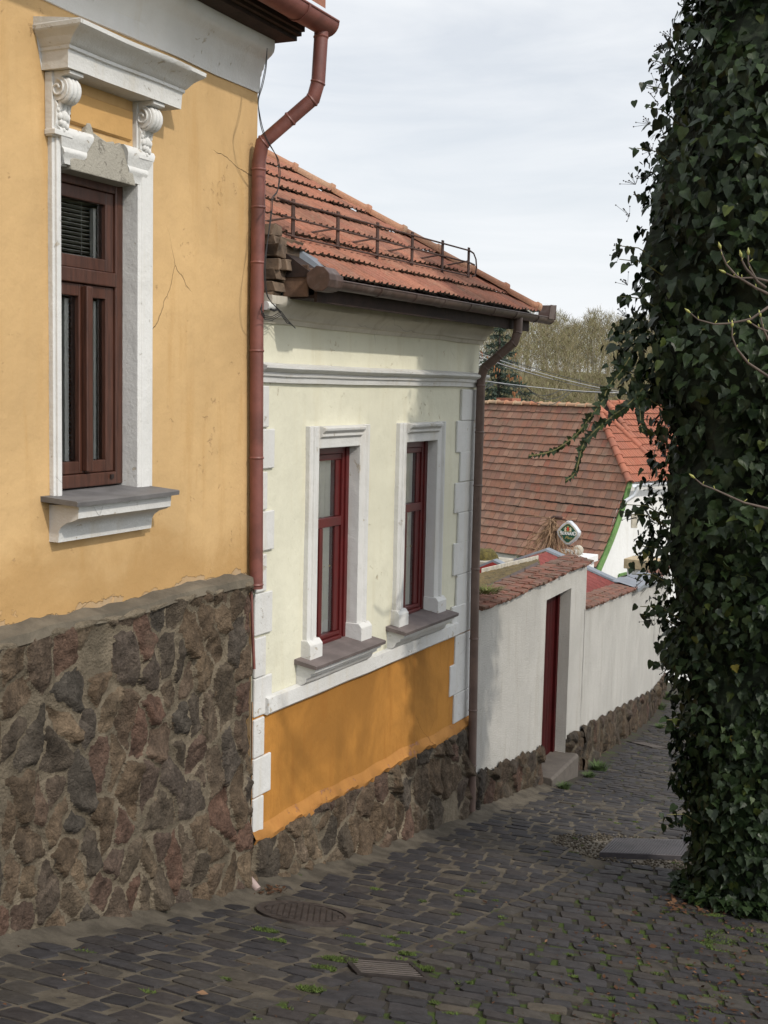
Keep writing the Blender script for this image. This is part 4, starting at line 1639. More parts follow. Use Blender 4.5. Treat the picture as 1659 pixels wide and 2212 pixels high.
rubble('stone_base', GA, DS1 + .03, A1 + .05, lambda s: bot(GA, s, .06) - .12, lambda s: -2.36 - .135 * (s - 11.85) + .02 * math.sin(s * 9) + .02, .03, MT['stone2'], gw, cell=(.26, .25), step=.02, round_end=(.05, 0), seed=47, hgt=.042, mw=.018, cap=0)
# lower wall beyond the door pillar, three straights
PA = GA.p(A1, 0, 0)[:2]
seg = [(PA, P_C), (P_C, P_D)]
top0 = -1.28
tops = []
dist0 = 0
for i, (a, b) in enumerate(seg):
    fr = frame_pts(a, b)
    s0 = fr.st(*a)[0]
    s1 = fr.st(*b)[0]
    zt = (lambda s, s0=s0, k=dist0: -1.28 - (.1 + 0) * (k + s - s0))
    zp = (lambda s, s0=s0, k=dist0: -2.87 - .172 * (k + s - s0) + .025 * math.sin(s * 7))
    m1 = wall_sheet(fr, s0 - .04, s1 + .04, lambda s: zp(s) - .05, zt, [], seed=51 + i, step=.16, amp=.008)
    za, zb = zt(s0), zt(s1)
    m1.poly([fr.p(s0, 0, za), fr.p(s1, 0, zb), fr.p(s1, -.35, zb), fr.p(s0, -.35, za)])
    m1.poly([fr.p(s0, -.35, za), fr.p(s1, -.35, zb), fr.p(s1, -.35, zb - 4), fr.p(s0, -.35, za - 4)])
    if i == 1:
        m1.poly([fr.p(s1, 0, zb), fr.p(s1, -.35, zb), fr.p(s1, -.35, zb - 4), fr.p(s1, 0, zb - 4)])
    m1.build('wall', MT['stucco'], gw, smooth=True)
    rubble('stone_base', fr, s0 if i else s0 - .08, s1, lambda s: bot(fr, s, .06) - .12, zp, .03, MT['stone2'], gw, cell=(.3, .3), step=.03, seed=60 + i, hgt=.04, mw=.022, cap=0, top_round=.04)
    tops.append((fr, s0, s1, zt))
    dist0 += s1 - s0
# coping of broken tiles
random.seed(9)


def coping(fr, s0, s1, zt, name='coping', w=.13, dpt=.4, rise=.02):
    mb = MB()
    s = s0
    while s < s1:
        ww = w * random.uniform(.6, 1.4)
        if random.random() < .06:
            s += ww * .6
            continue
        for row in range(3):
            t1 = .07 - row * .11 + random.uniform(-.02, .02)
            t0 = t1 - .15
            z1 = zt(s) + .012 + row * rise / 3 + .013 * row + random.uniform(0, .012)
            j = lambda: random.uniform(-.008, .008)
            lo = [fr.p(s + j(), t1, z1 + j()), fr.p(s + j(), t0, z1 + rise / 3), fr.p(s + ww, t0, z1 + rise / 3), fr.p(s + ww + j(), t1, z1 + j())]
            mb.box8(lo + [p + A([0, 0, .022]) for p in lo])
            if row == 0:
                lo = [p + A([0, 0, -.022]) - fr.n * .03 for p in lo]
                mb.box8(lo + [p + A([0, 0, .02]) for p in lo])
        s += ww + .004
    return mb.build(name, MT['coping'], gw)


coping(GA, A0 + .1, A1 + .02, lambda s: -.665, w=.1)
for fr, s0, s1, zt in tops:
    coping(fr, s0 + .02, s1, zt, w=.12)
fr, s0, s1, zt = tops[0]
mb = MB()
P = [[fr.p(s, t, zt(s) + z + .015 * math.sin(s * 4)) for t, z in ((.1, -.01), (.1, .05), (-.2, .13), (-.35, .15))] for s in np.linspace(s0 + 5.0, s0 + 9.2, 24)]
mb.grid(A(P))
mb.build('flashing', MT['zinc'], gw, smooth=True)
# door
BT = 0.
mb = MB()
bar(mb, DS0 - .02, DS0 + .07, -.24, -.14, DZ0 - .1, DZ1, GA)
bar(mb, DS1 - .07, DS1 + .02, -.24, -.14, DZ0 - .1, DZ1, GA)
bar(mb, DS0 + .07, DS1 - .07, -.24, -.145, DZ1 - .08, DZ1 + .01, GA)
dr = mb.build('door_frame', MT['door_red'], gw, bevel=.004)
mb = MB()
n_ = 8
for k in range(n_):
    a = DS0 + .072 + (DS1 - DS0 - .144) * k / n_
    bar(mb, a + .003, a + (DS1 - DS0 - .144) / n_ - .003, -.22, -.175, DZ0 - .08, DZ1 - .082, GA)
mb.build('door', MT['door_red'], gw, bevel=.004)
mb = MB()
mb.prism([GA.p(DS0 - .02, t, z) for t, z in ((-.4, -3.02), (.14, -3.05), (.16, -3.08), (.16, -3.75), (-.4, -3.75))], GA.d * (DS1 - DS0 + .1))
mb.build('step', simple('worn_step_slab', (.08, .067, .056), .85, .2, 5, .4, 30), gw, bevel=.012)

# ================================================================== BEHIND THE WALL
def face_rows(mb, q, rows, cols, th=.012, jit=.35):
    """shingle courses over the four-cornered patch q: near-left, near-right, far-right, far-left"""
    q = [A(p) for p in q]
    n = np.cross(q[1] - q[0], q[3] - q[0])
    n /= np.linalg.norm(n)
    if n[2] < 0:
        n = -n
    pt = lambda a, b: (q[0] * (1 - a) + q[1] * a) * (1 - b) + (q[3] * (1 - a) + q[2] * a) * b
    for r_ in range(rows):
        b0, b1 = r_ / rows, min(1, (r_ + 1.08) / rows)
        for c in range(cols):
            a0, a1 = c / cols, (c + .96) / cols
            b0j = b0 + random.uniform(0, jit) / rows * .3
            f0, f1, g1, g0 = pt(a0, b0j) + n * th, pt(a1, b0j) + n * th, pt(a1, b1) + n * .002, pt(a0, b1) + n * .002
            mb.poly([f0, f1, g1, g0])
            mb.poly([pt(a0, b0j), pt(a1, b0j), f1, f0])


# red shed: gable roof, ridge running towards us
YS = 22.
apex = at(1182, 1191, YS)
rb = at(1352, 1268, YS + 1.2)
lb = at(1098, 1219, YS - .3)
rid = heading(205)
ln = 3.4
shed = thing('red_shed', 'shed behind the white wall with a low red shingle roof edged in grey metal', 'shed', apex + A([0, 0, -3]))
sh = MB()
rid_v = rid * ln
face_rows(sh, [apex + rid_v, apex, rb, rb + rid_v], 12, 14)
face_rows(sh, [lb + rid_v, lb, apex, apex + rid_v], 6, 14)
sh.build('roof', MT['shingle'], shed)
mb = MB()
for p in ((lb, apex), (apex, rb)):
    a, b = p
    n_ = A([0, 0, 1.])
    back = -rid * .1
    mb.box8([a + rid * .12 + n_ * .02, a + back + n_ * .02, b + back + n_ * .02, b + rid * .12 + n_ * .02, a + rid * .12 + n_ * .06, a + back + n_ * .06, b + back + n_ * .06, b + rid * .12 + n_ * .06])
mb.build('flashing', MT['zinc'], shed)
mb = MB()
fl = lambda p, dz: p + A([0, 0, dz])
for a, b in ((lb, lb + rid_v), (lb + rid_v, apex + rid_v), (apex + rid_v, rb + rid_v), (rb + rid_v, rb), (rb, apex), (apex, lb)):
    mb.poly([fl(a, -.03), fl(b, -.03), A([b[0], b[1], -5.8]), A([a[0], a[1], -5.8])])
mb.build('wall', MT['red_board'], shed)

# small red gabled porch at the left
YP = 18.5
pa, pl_, pr_ = at(1064, 1214, YP), at(1018, 1233, YP), at(1096, 1230, YP)
back = heading(30) * .16
porch = thing('porch', 'small dark red gabled porch with a grey metal roof edge behind the white wall', 'porch', pa + A([0, 0, -2.5]))
mb = MB()
for a, b in ((pl_, pa), (pa, pr_)):
    mb.box8([a, a + back, b + back, b, fl(a, .035), fl(a + back, .035), fl(b + back, .035), fl(b, .035)])
mb.build('roof', MT['zinc'], porch)
mb = MB()
for a, b in ((pl_, pa), (pa, pr_)):
    mb.box8([fl(a, -.13), fl(a, -.13) + back * .05, fl(b, -.13) + back * .05, fl(b, -.13), fl(a, -.003), fl(a, -.003) + back * .05, fl(b, -.003) + back * .05, fl(b, -.003)])
mb.build('bargeboard', MT['red_board'], porch)
mb = MB()
back = back * 7
for p in (pl_ + (pa - pl_) * .12, pr_ + (pa - pr_) * .12):
    q = p + back * .1
    mb.box8([A([q[0] + dx, q[1] + dy, z]) for z in (-5., p[2] - .04) for dx, dy in ((-.05, -.05), (.05, -.05), (.05, .05), (-.05, .05))])
mb.poly([fl(pl_ + back * .9, -.02), fl(pr_ + back * .9, -.02), A([*(pr_ + back * .9)[:2], -5]), A([*(pl_ + back * .9)[:2], -5])])
mb.build('post', MT['red_board'], porch)

# mossy lean-to roof just behind the wall
lt0 = GA.p(11.9, -.45, -.42)
q = [on(GA, 1046, 1281, -.42), on(GA, 1167, 1223, -.42), on(GA, 1163, 1210, -1.15), on(GA, 1040, 1240, -1.15)]
lean = thing('lean_to_roof', 'low mossy lean-to roof with a pale board edge tucked behind the white wall', 'roof', q[0] + A([0, 0, -2.]))
mb = MB()
P = A([[(q[0] * (1 - a) + q[1] * a) * (1 - b) + (q[3] * (1 - a) + q[2] * a) * b for b in np.linspace(0, 1, 24)] for a in np.linspace(-.12, 1, 60)])
P[..., 2] += .035 * np.abs(fbm(P * 9, 5, 4)) + .01
mb.grid(P)
mb.build('moss_cover', MT['moss_sheet'], lean, smooth='all')
dl = (q[1] - q[0])
mb = MB()
for k in range(4):
    a, b = q[0] + dl * (k * .27 - .1), q[0] + dl * (k * .27 + .165)
    n_ = A([0, 0, 1.])
    bk = (q[3] - q[0]) * .12
    mb.box8([fl(a, -.14), fl(a, -.14) + bk, fl(b, -.14) + bk, fl(b, -.14), fl(a, .02 + .004 * k), fl(a, .05) + bk, fl(b, .05) + bk, fl(b, .02 + .004 * k)])
mb.build('edge_tile', MT['edge_tile'], lean, bevel=.012)
mb = MB()
a, b = q[3], q[2]
bk = (q[3] - q[0])
bk = bk / np.linalg.norm(bk) * .05
mb.box8([fl(a, -.05), fl(a, -.05) + bk, fl(b, -.05) + bk, fl(b, -.05), fl(a, .07), fl(a, .07) + bk, fl(b, .07) + bk, fl(b, .07)])
mb.build('bargeboard', MT['board_pale'], lean, bevel=.005)
mb = MB()
mb.box8([A([p[0], p[1], z]) for z, k in ((-4., 0), (0, 1)) for p in q][:4] + [fl(p, -.06) for p in q])
mb.build('wall', MT['red_board'], lean)


def pillar(name, label, cx, top_y, dist, half, caph, m_cap, m_body, ball=0., cap_over=1.25, base_z=-6):
    c = at(cx, top_y, dist)
    o = thing(name, label, 'pillar', A([c[0], c[1], base_z]))
    rot = heading(30)
    rx = A([rot[1], -rot[0], 0])

    def sq(h, z0, z1, m):
        m.box8([A([c[0], c[1], z]) + rot * a * h + rx * b * h for z in (z0, z1) for a, b in ((-1, -1), (1, -1), (1, 1), (-1, 1))])
    m = MB()
    sq(half, base_z, c[2] - caph, m)
    m.build('shaft', m_body, o)
    m = MB()
    sq(half * cap_over, c[2] - caph + .003, c[2], m)
    cp_ = m.build('cap', m_cap, o, bevel=.012)
    if ball:
        m = MB()
        m.ball(c + A([0, 0, ball * .85]), ball, 16, 10)
        m.build('ball', MT['pillar'], cp_, smooth='all')
    return c, o


pillar('gate_pillar', 'white gate pillar with a flat cap and a round stone ball on top', 1249, 1198, 25., .25, .14, MT['white_wall'], MT['white_wall'], .105)
c, o = pillar('chimney', 'squat cement chimney stub with a big cushion of moss, beside the brown downpipe', 1050, 1207, 20., .27, .16, MT['pillar'], MT['pillar'])
mb = MB()
P = []
for i in range(13):
    row_ = []
    for k in range(25):
        a = 2 * math.pi * k / 24
        r_ = .21 * math.sin(math.pi / 2 * i / 12) * (1 + .15 * math.sin(3 * a + 1))
        row_.append(c + A([r_ * math.cos(a) - .03, r_ * math.sin(a), .17 * math.cos(math.pi / 2 * i / 12)]))
    P.append(row_)
P = A(P)
P += .03 * fbm(P * 14, 4, 3)[..., None]
mb.grid(P)
mb.build('moss_cushion', MT['moss_brown'], o, smooth='all')
pillar('gate_pillar', 'tan stone pillar cap against the white gable, half hidden by ivy leaves', 1388, 1206, 30., .28, .24, MT['cap_tan'], MT['white_wall'])

# ================================================================== PUB SIGN
SG = at(1229, 1151, 24.)
fn = heading(206)
fx = A([-fn[1], fn[0], 0])
if fx @ c_r < 0:
    fx = -fx
ky = 24. / 30
sign = thing('pub_sign', 'diamond shaped green and silver beer sign lettered BERNARD Pivo on a post above the wall', 'sign', SG)


def diamond(w, h, n=12, sq=.82):
    pts = []
    cs = [(0, h), (w, 0), (0, -h), (-w, 0)]
    for i in range(4):
        a, b = A(cs[i]), A(cs[(i + 1) % 4])
        prev_ = A(cs[i - 1])
        for f in (-.13, -.07, 0, .07, .13):
            if f < 0:
                p = a + (prev_ - a) * -f
            else:
                p = a + (b - a) * f
            k = 1 - (.13 - abs(f)) * 1.0
            pts.append(p * (k if abs(f) < .13 else 1))
        m = a + (b - a) * .5
        pts.append(m * 1.07)
    return pts


SP = lambda x, y, d: SG + fx * x + A([0, 0, y]) + fn * d
mb = MB()
dm = diamond(.262, .27)
k = len(dm)
rows_ = []
for d, s_ in ((-.07, .9), (-.06, .98), (-.02, 1.0), (.03, 1.0), (.06, .97), (.07, .9)):
    rows_.append([SP(x * s_, y * s_, d) for x, y in dm] + [SP(dm[0][0] * s_, dm[0][1] * s_, d)])
mb.grid(A(rows_))
mb.poly([SP(x * .9, y * .9, .07) for x, y in dm])
mb.poly([SP(x * .9, y * .9, -.07) for x, y in dm][::-1])
hs = mb.build('housing', MT['silver'], sign, smooth=True)
mb = MB()
mb.prism([SP(x * .775, y * .775, .069) for x, y in dm], fn * .004)
mb.build('gold_border', MT['sign_gold'], hs)
mb = MB()
mb.prism([SP(x * .74, y * .74, .071) for x, y in dm], fn * .005)
mb.build('panel', MT['sign_green'], hs)


def text(body, size, cx, cy, d, m, name, shear=0., off=0., sx=1.):
    cu = bpy.data.curves.new('t', 'FONT')
    cu.body = body
    cu.size = size
    cu.shear = shear
    cu.offset = off
    cu.extrude = .0015
    cu.align_x = 'CENTER'
    cu.align_y = 'CENTER'
    to = bpy.data.objects.new('t', cu)
    COL.objects.link(to)
    dg = bpy.context.evaluated_depsgraph_get()
    me = bpy.data.meshes.new_from_object(to.evaluated_get(dg))
    bpy.data.objects.remove(to)
    mbt = MB()
    mbt.add([SP(cx + v.co[0] * sx, cy + v.co[1], d + v.co[2]) for v in me.vertices])
    for p in me.polygons:
        mbt.f.append(tuple(p.vertices))
    bpy.data.meshes.remove(me)
    return mbt.build(name, m, hs)


xs_ = [(-.135, 'B', .105), (-.092, 'E', .085), (-.045, 'R', .085), (.004, 'N', .085), (.052, 'A', .085), (.097, 'R', .085), (.142, 'D', .105)]
mbL = None
tm = MB()
for x, ch, sz in xs_:
    o_ = text(ch, sz, x, -.008 if sz < .1 else -.002, .078, MT['sign_white'], 'lettering', off=.0022, sx=.78)
text('Pivo', .085, .012, -.09, .078, MT['sign_gold'], 'lettering', shear=.45, off=-.0005)
# crest: shield between two beasts under a crown
mb = MB()
el = lambda cx, cy, a, b, n=14: [SP(cx + a * math.cos(2 * math.pi * k / n), cy + b * math.sin(2 * math.pi * k / n), .0765) for k in range(n)]
mb.prism(el(0, .082, .024, .034), fn * .003)
mb.build('shield', MT['sign_red'], hs)
for sgn in (-1, 1):
    mb = MB()
    mb.prism(el(sgn * .05, .075, .013, .027), fn * .0025)
    mb.prism(el(sgn * .046, .108, .011, .011), fn * .0029)
    mb.prism(el(sgn * .06, .052, .009, .014), fn * .0031)
    mb.prism(el(sgn * .04, .052, .007, .014), fn * .0033)
    mb.prism(el(sgn * .034, .09, .011, .005), fn * .0034)
    mb.prism(el(sgn * .077, .085, .004, .02), fn * .0027)
    mb.build('beast', MT['cream'], hs)
mb = MB()
for dx, h_ in ((-.02, .018), (-.01, .022), (0, .028), (.01, .022), (.02, .018)):
    mb.prism([SP(dx - .005, .122, .0765), SP(dx + .005, .122, .0765), SP(dx * 1.15, .122 + h_, .0765)], fn * (.003 + .0001 * dx * 1000))
mb.prism([SP(-.022, .117, .0765), SP(.022, .117, .0765), SP(.022, .1225, .0765), SP(-.022, .1225, .0765)], fn * .0035)
mb.build('crown', MT['sign_gold'], hs)
mb = MB()
mb.prism([SP(-.072, .034, .0765), SP(.072, .034, .0765), SP(.076, .046, .0765), SP(-.076, .046, .0765)], fn * .003)
mb.build('scroll', MT['sign_gold'], hs)
mb = MB()
base = SP(-.36, 0, -.05)
pz = at(1187, 1119, 24.)
mb.tube([A([base[0], base[1], -5.9]), A([base[0], base[1], pz[2] - .02]), A([base[0], base[1], pz[2]]) + fx * .03, A([base[0], base[1], pz[2]]) + fx * .2], .032, 10)
mb.tube([A([base[0], base[1], SG[2]]), SG - fx * .2], .018, 8)
mb.build('post', MT['rust'], sign)
nb = at(1229, 1203, 24.4)
ntb = thing('notice_board', 'white notice board with black writing just below the diamond sign', 'notice board', nb)
mb = MB()
NP = lambda x, y, d: nb + fx * x + A([0, 0, y]) + fn * d
mb.prism([NP(-.16, -.3, 0), NP(.16, -.3, 0), NP(.16, .15, 0), NP(-.16, .15, 0)], fn * .02)
mb.build('board', MT['notice'], ntb)
mb = MB()
for k in range(6):
    x = -.09 + k * .042
    mb.prism([NP(x, -.06, .021), NP(x + .012, -.06, .021), NP(x + .02, .1 - .02 * (k % 2), .021), NP(x + .008, .1 - .02 * (k % 2), .021)], fn * .002)
mb.build('writing', MT['ink'], ntb)
# dry climber over the post
dv = thing('dry_vine', 'tangle of dry brown climber stems hanging over the sign post', 'climber', A([base[0], base[1], -5.9]))
mb = MB()
rs = np.random.RandomState(4)
for k in range(160):
    h0 = pz[2] + .0 - abs(rs.randn()) * .3
    p = A([base[0], base[1], h0]) + fx * rs.uniform(-.07, .06) + fn * rs.uniform(-.05, .06)
    d = fx * (rs.randn() * .045 - .02) + fn * rs.randn() * .04 + A([0, 0, -.03])
    path = [p]
    for i in range(9):
        d = d + A([0, 0, -.03]) + rs.randn(3) * .032
        d *= .11 / max(.05, np.linalg.norm(d))
        p = p + d
        path.append(p)
    mb.tube(path, [.0065 * (1 - .07 * i) for i in range(10)], 3, cap=False)
for k in range(160):
    p = at(1185 + rs.rand() * 62, 1212 + rs.rand() * 18, 24 - rs.rand() * .4)
    path = [p + rs.randn(3) * .02]
    for i in range(6):
        path.append(path[-1] + rs.randn(3) * .045 + A([0, 0, .012]))
    mb.tube(path, .006, 3, cap=False)
mb.build('stems', MT['dry'], dv)
# ================================================================== FAR TILED HOUSE
fh_r, fh_g = heading(-41), heading(49)
E0 = at(1290, 1226, 34.)
fh = thing('tiled_house', 'far white house with a steep weathered red tile roof and green bargeboard', 'house', A([E0[0], E0[1], -6.6]))
AL = R(63)
fv = fh_g * math.cos(AL) + A([0, 0, math.sin(AL)])
fnn = np.cross(fh_r, fv)
fnn = fnn if fnn[2] > 0 else -fnn
KV, KR = 2.65, 4.87                            # up-slope length to the hip foot and to the ridge
HB = 2.04                                      # ridge set back along the house


def bell(b):                                   # the roof flattens towards the eaves
    return -.10 * max(0, 1 - b / 1.6) ** 2


FL = 9.
mb, me_ = MB(), MB()


def tile_field_bell(rows, expo, w, o, u, v, n, span, off):
    for r_ in range(rows):
        b0 = r_ * expo
        a0, a1 = span(b0 + expo * .4)
        x = a0 - (r_ % 2) * w * .5 * off
        rj = random.uniform(-.012, .012)
        while x < a1:
            x0, x1 = max(x, a0), min(x + w, a1)
            if x1 - x0 > w * .25:
                dj = random.uniform(-.007, .007)
                sg_ = random.uniform(-.012, .012)
                P0 = [o + u * (x0 + .003) + v * (b0 + sg_ + rj), o + u * (x1 - .003) + v * (b0 + sg_ + rj)]
                P1 = [o + u * (x1 - .003) + v * (b0 + expo * 1.1), o + u * (x0 + .003) + v * (b0 + expo * 1.1)]
                f = [p + n * (.045 + dj) for p in P0]
                bk_ = [p + n * .01 for p in P1]
                i0 = mb.add(f + bk_)
                mb.f.append((i0, i0 + 1, i0 + 2, i0 + 3))
                i1 = me_.add([p + n * .002 for p in P0] + f[::-1])
                me_.f.append((i1, i1 + 1, i1 + 2, i1 + 3))
            x += w


tile_field_bell(19, .2565, .205, E0, fh_r, fv, fnn, lambda b: (0. if b < KV else (b - KV) / (KR - KV) * HB, FL), 1)
# bend the lower courses out
for L_ in (mb, me_):
    L_.v = [tuple(A(p) + fnn * (-.09 * math.sin(math.pi * min(1, max(0, (A(p) - E0) @ fv) / KV)))) for p in L_.v]
mb.merge(me_, 1)
rfo = mb.build('roof', [MT['tile_far'], MT['moss_line']], fh)
# hip face
gt, zt_ = KV * math.cos(AL), KV * math.sin(AL)
gr_, zr_ = KR * math.cos(AL), KR * math.sin(AL)
hf, hb_, rp_ = E0 + fh_g * gt + A([0, 0, zt_]), E0 + fh_g * (2 * gr_ - gt) + A([0, 0, zt_]), E0 + fh_r * HB + fh_g * gr_ + A([0, 0, zr_])
hv = rp_ - (hf + hb_) / 2
hl = np.linalg.norm(hv)
hv /= hl
hu = (hb_ - hf) / np.linalg.norm(hb_ - hf)
hn = np.cross(hu, hv)
hn = hn if hn[2] > 0 else -hn
hw = np.linalg.norm(hb_ - hf)
mb, me_ = MB(), MB()
tile_field(mb, me_, hf - hv * .1, hu, hv, hn, int(hl / .3) + 1, lambda b: (b / hl * hw / 2, hw - b / hl * hw / 2), .21, .31, prof2, .02, .02)
mb.merge(me_, 1)
rh = mb.build('hip_roof', [MT['tile_orange'], MT['moss_line']], fh)
mb = MB()
ridge_tiles(mb, hf - hv * .1 + fnn * .03, rp_ + A([0, 0, .05]), 9, .11, (0, 0, 1), 1.15, 8)
ridge_tiles(mb, hb_ - hv * .1, rp_ + A([0, 0, .05]), 9, .11, (0, 0, 1), 1.15, 9)
mb.build('hip_tiles', MT['tile_orange'], rfo, smooth=True)
mb = MB()
ridge_tiles(mb, rp_ + A([0, 0, .03]), E0 + fh_r * FL + fh_g * gr_ + A([0, 0, zr_ + .03]), 19, .1, (0, 0, 1), 1.3, 10)
mb.build('ridge_tiles', MT['ridge_far'], rfo, smooth=True)
# decks and walls
mb = MB()
bk0, bkL = E0 + fh_g * 2 * gr_, E0 + fh_r * FL + fh_g * 2 * gr_
EL = E0 + fh_r * FL
rL = EL + fh_g * gr_ + A([0, 0, zr_])
dk_ = -fnn * .13
mb.poly([E0 + dk_, EL + dk_, rL, rp_, hf + dk_ * .2])
mb.poly([bk0, hb_, rp_, rL, bkL])
mb.poly([hf, hb_, rp_])
mb.build('roof_deck', MT['dark_wood'], rfo)
mb = MB()
off = fh_r * .07
zb_ = -7.2
gl = lambda g_, z, r0=.07: A([*(E0 + fh_r * r0 + fh_g * g_)[:2], z])
mb.poly([gl(.12, zb_), gl(2 * gr_ - .12, zb_), gl(2 * gr_ - .12, E0[2]), gl(2 * gr_ - gt, E0[2] + zt_), gl(gt, E0[2] + zt_ - .02), gl(.12, E0[2])])
mb.poly([gl(.12, zb_), gl(.12, E0[2]), gl(.12, E0[2], FL), gl(.12, zb_, FL)])
mb.poly([gl(2 * gr_ - .12, zb_), gl(2 * gr_ - .12, E0[2]), gl(2 * gr_ - .12, E0[2], FL), gl(2 * gr_ - .12, zb_, FL)])
mb.poly([gl(.12, zb_, FL), gl(2 * gr_ - .12, zb_, FL), gl(2 * gr_ - .12, E0[2], FL), gl(.12, E0[2], FL)])
mb.build('wall', MT['white_wall'], fh)
# green bargeboard along the curved verge
mb = MB()
P = []
for b in np.linspace(-.1, KV + .02, 22):
    e = -.09 * math.sin(math.pi * min(1, max(0, b) / KV))
    c = E0 + fv * b + fnn * e - fh_r * .03
    P.append([c - fnn * .0, c - fnn * .18, c - fnn * .18 + fh_r * .05, c + fh_r * .05])
P = A(P)
mb.grid(np.concatenate([P, P[:, :1]], 1))
mb.build('bargeboard', MT['green'], fh)
mb = MB()
c = E0 + fnn * .0
mb.box8([c + fh_r * a - A([0, 0, .16 - z]) + fh_g * b for z in (0, .1) for a, b in ((-.02, 0), (-.02, .12), (3, .12), (3, 0))])
mb.build('eaves_board', MT['green'], fh)
mb = MB()
n = 10
gp0, gp1 = hf - hv * .14 - fh_r * .08, hb_ - hv * .14 - fh_r * .08
P = []
for p in (gp0 - hu * .05, gp1):
    P.append([p + (-fh_r) * .08 * (1 - math.cos(math.pi * k / n)) - A([0, 0, .085 * math.sin(math.pi * k / n)]) for k in range(n + 1)])
mb.grid(A(P))
pp = [gp0 - fh_r * .08 + hu * .05 + A([0, 0, -.07])]
pp += [pp[0] + A([0, 0, -.1]), pp[0] + A([-.06, 0, -.24]), pp[0] + A([-.34, -.05, -.42])]
mb.tube(pp, .055, 12)
mb.build('gutter', MT['silver'], fh, smooth=True)
# blind recess and the small green window low on the gable
mb = MB()
vg = lambda x, y: EYE + ray(x, y) * (((E0 + fh_r * .07 - EYE) @ fh_r) / (ray(x, y) @ fh_r))
a, b = vg(1363, 1112), vg(1376, 1140)
mb.box8([vg(1363, 1140) - fh_r * .01, vg(1376, 1140) - fh_r * .01, vg(1376, 1140) + fh_r * .0, vg(1363, 1140) + fh_r * .0, vg(1363, 1112) - fh_r * .03, vg(1376, 1112) - fh_r * .03, vg(1376, 1112), vg(1363, 1112)])
mb.build('vent_recess', MT['pillar'], fh)
mb = MB()
w0, w1, w2, w3 = [vg(*q) for q in ((1336, 1270), (1352, 1266), (1352, 1238), (1336, 1242))]
o_ = -fh_r * .05
for a, b in ((w0, w1), (w1, w2), (w2, w3), (w3, w0)):
    d = (b - a) / np.linalg.norm(b - a)
    nn_ = np.cross(d, fh_r) * .035
    mb.box8([a - nn_, b - nn_, b + nn_, a + nn_, a - nn_ + o_, b - nn_ + o_, b + nn_ + o_, a + nn_ + o_])
gwf = mb.build('window', MT['green'], fh)
mb = MB()
mb.poly([q - fh_r * .012 for q in (w0, w1, w2, w3)])
mb.build('pane', MT['slate'], gwf)
# small brick chimney foot on the ridge
mb = MB()
c = E0 + fh_r * 6.1 + fh_g * (gr_ + .5) + A([0, 0, zr_ - .1])
mb.box8([c + fh_r * a + fh_g * b + A([0, 0, z]) for z in (-.6, .29) for a, b in ((-.35, -.2), (.35, -.2), (.35, .2), (-.35, .2))])
mb.build('chimney', MT['tile_orange'], rfo)

# neighbour with newer orange tiles
oh_a, oh_b = at(1314, 869, 40.), at(1520, 858, 41.5)
oh = thing('orange_roof_house', 'house with a newer bright orange tile roof behind the weathered tiled house', 'house', A([oh_a[0] + 2, oh_a[1], -7.5]))
ou = (oh_b - oh_a)
ou[2] = 0
olen = np.linalg.norm(ou)
ou /= olen
ov = A([ou[1], -ou[0], 0])
ov = ov if ov[1] < 0 else -ov
pit = R(36)
dn = ov * math.cos(pit) - A([0, 0, math.sin(pit)])
on_ = ov * math.sin(pit) + A([0, 0, math.cos(pit)])
RL = 3.4
mb, me_ = MB(), MB()
c0 = oh_a + dn * RL
tile_field(mb, me_, c0, ou, -dn, on_, 11, lambda b: (-(RL - b) * .0 + max(-2, (b - RL) * -.35 * 0), 6.), .23, .31, prof2, .03, .02)
mb.merge(me_, 1)
orf = mb.build('roof', [MT['tile_orange'], MT['tile_far']], oh)
mb = MB()
ridge_tiles(mb, oh_a, oh_a + ou * 6, 16, .1, (0, 0, 1), 1.2, 12)
ridge_tiles(mb, c0 - ou * .03, oh_a - ou * .03, 9, .1, (0, 0, 1), 1.2, 13)
mb.build('ridge_tiles', MT['tile_orange'], orf, smooth=True)
mb = MB()
bq = [oh_a + dn * RL + A([0, 0, -.02]), oh_a + A([0, 0, -.02]), oh_a + (dn - 2 * (dn @ ov) * ov) * RL]
mb.prism(bq, ou * 6)
mb.build('roof_deck', MT['dark_wood'], orf)
mb = MB()
bs = [A([*(p + ou * k)[:2], 0]) for p in (bq[0] - ov * .3, bq[2] + ov * .3) for k in (.15, 5.9)]
mb.box8([A([*p[:2], z]) for z in (-8, bq[0][2] - .02) for p in (bs[0], bs[1], bs[3], bs[2])])
mb.build('wall', MT['white_wall'], oh)

# ================================================================== CABLES
def sag(p, q, sg_, n=18):
    return [A(p) * (1 - f) + A(q) * f - A([0, 0, 4 * sg_ * f * (1 - f)]) for f in np.linspace(0, 1, n)]


grp = 'overhead cables across the lower lane'
specs = [((1000, 747, 24), (1430, 858, 30), .10, 'wire', 'black overhead cable, topmost strand of the upper sagging bundle'),
         ((1000, 750, 24), (1430, 859, 30), .14, 'wire_pale', 'pale bare wire just under the topmost strand of the upper bundle'),
         ((1000, 757, 24), (1430, 860, 30), .16, 'wire_pale', 'pale bare wire in the middle of the upper bundle'),
         ((1000, 761, 24), (1430, 862, 30), .13, 'wire', 'black overhead cable, lowest strand of the upper sagging bundle'),
         ((1000, 816, 24), (1450, 849, 30), .10, 'wire_pale', 'pale straight carrier wire of the lower bundle')]
for a, b, s_, m_, lab in specs:
    mb = MB()
    pts = sag(at(*a), at(*b), s_)
    mb.tube(pts, .007, 5)
    tag(mb.build('cable', MT[m_], base=pts[0]), lab, 'cable', grp)
zz = lambda x, y: (1026 + x * .1953, 675 + y * .1953)
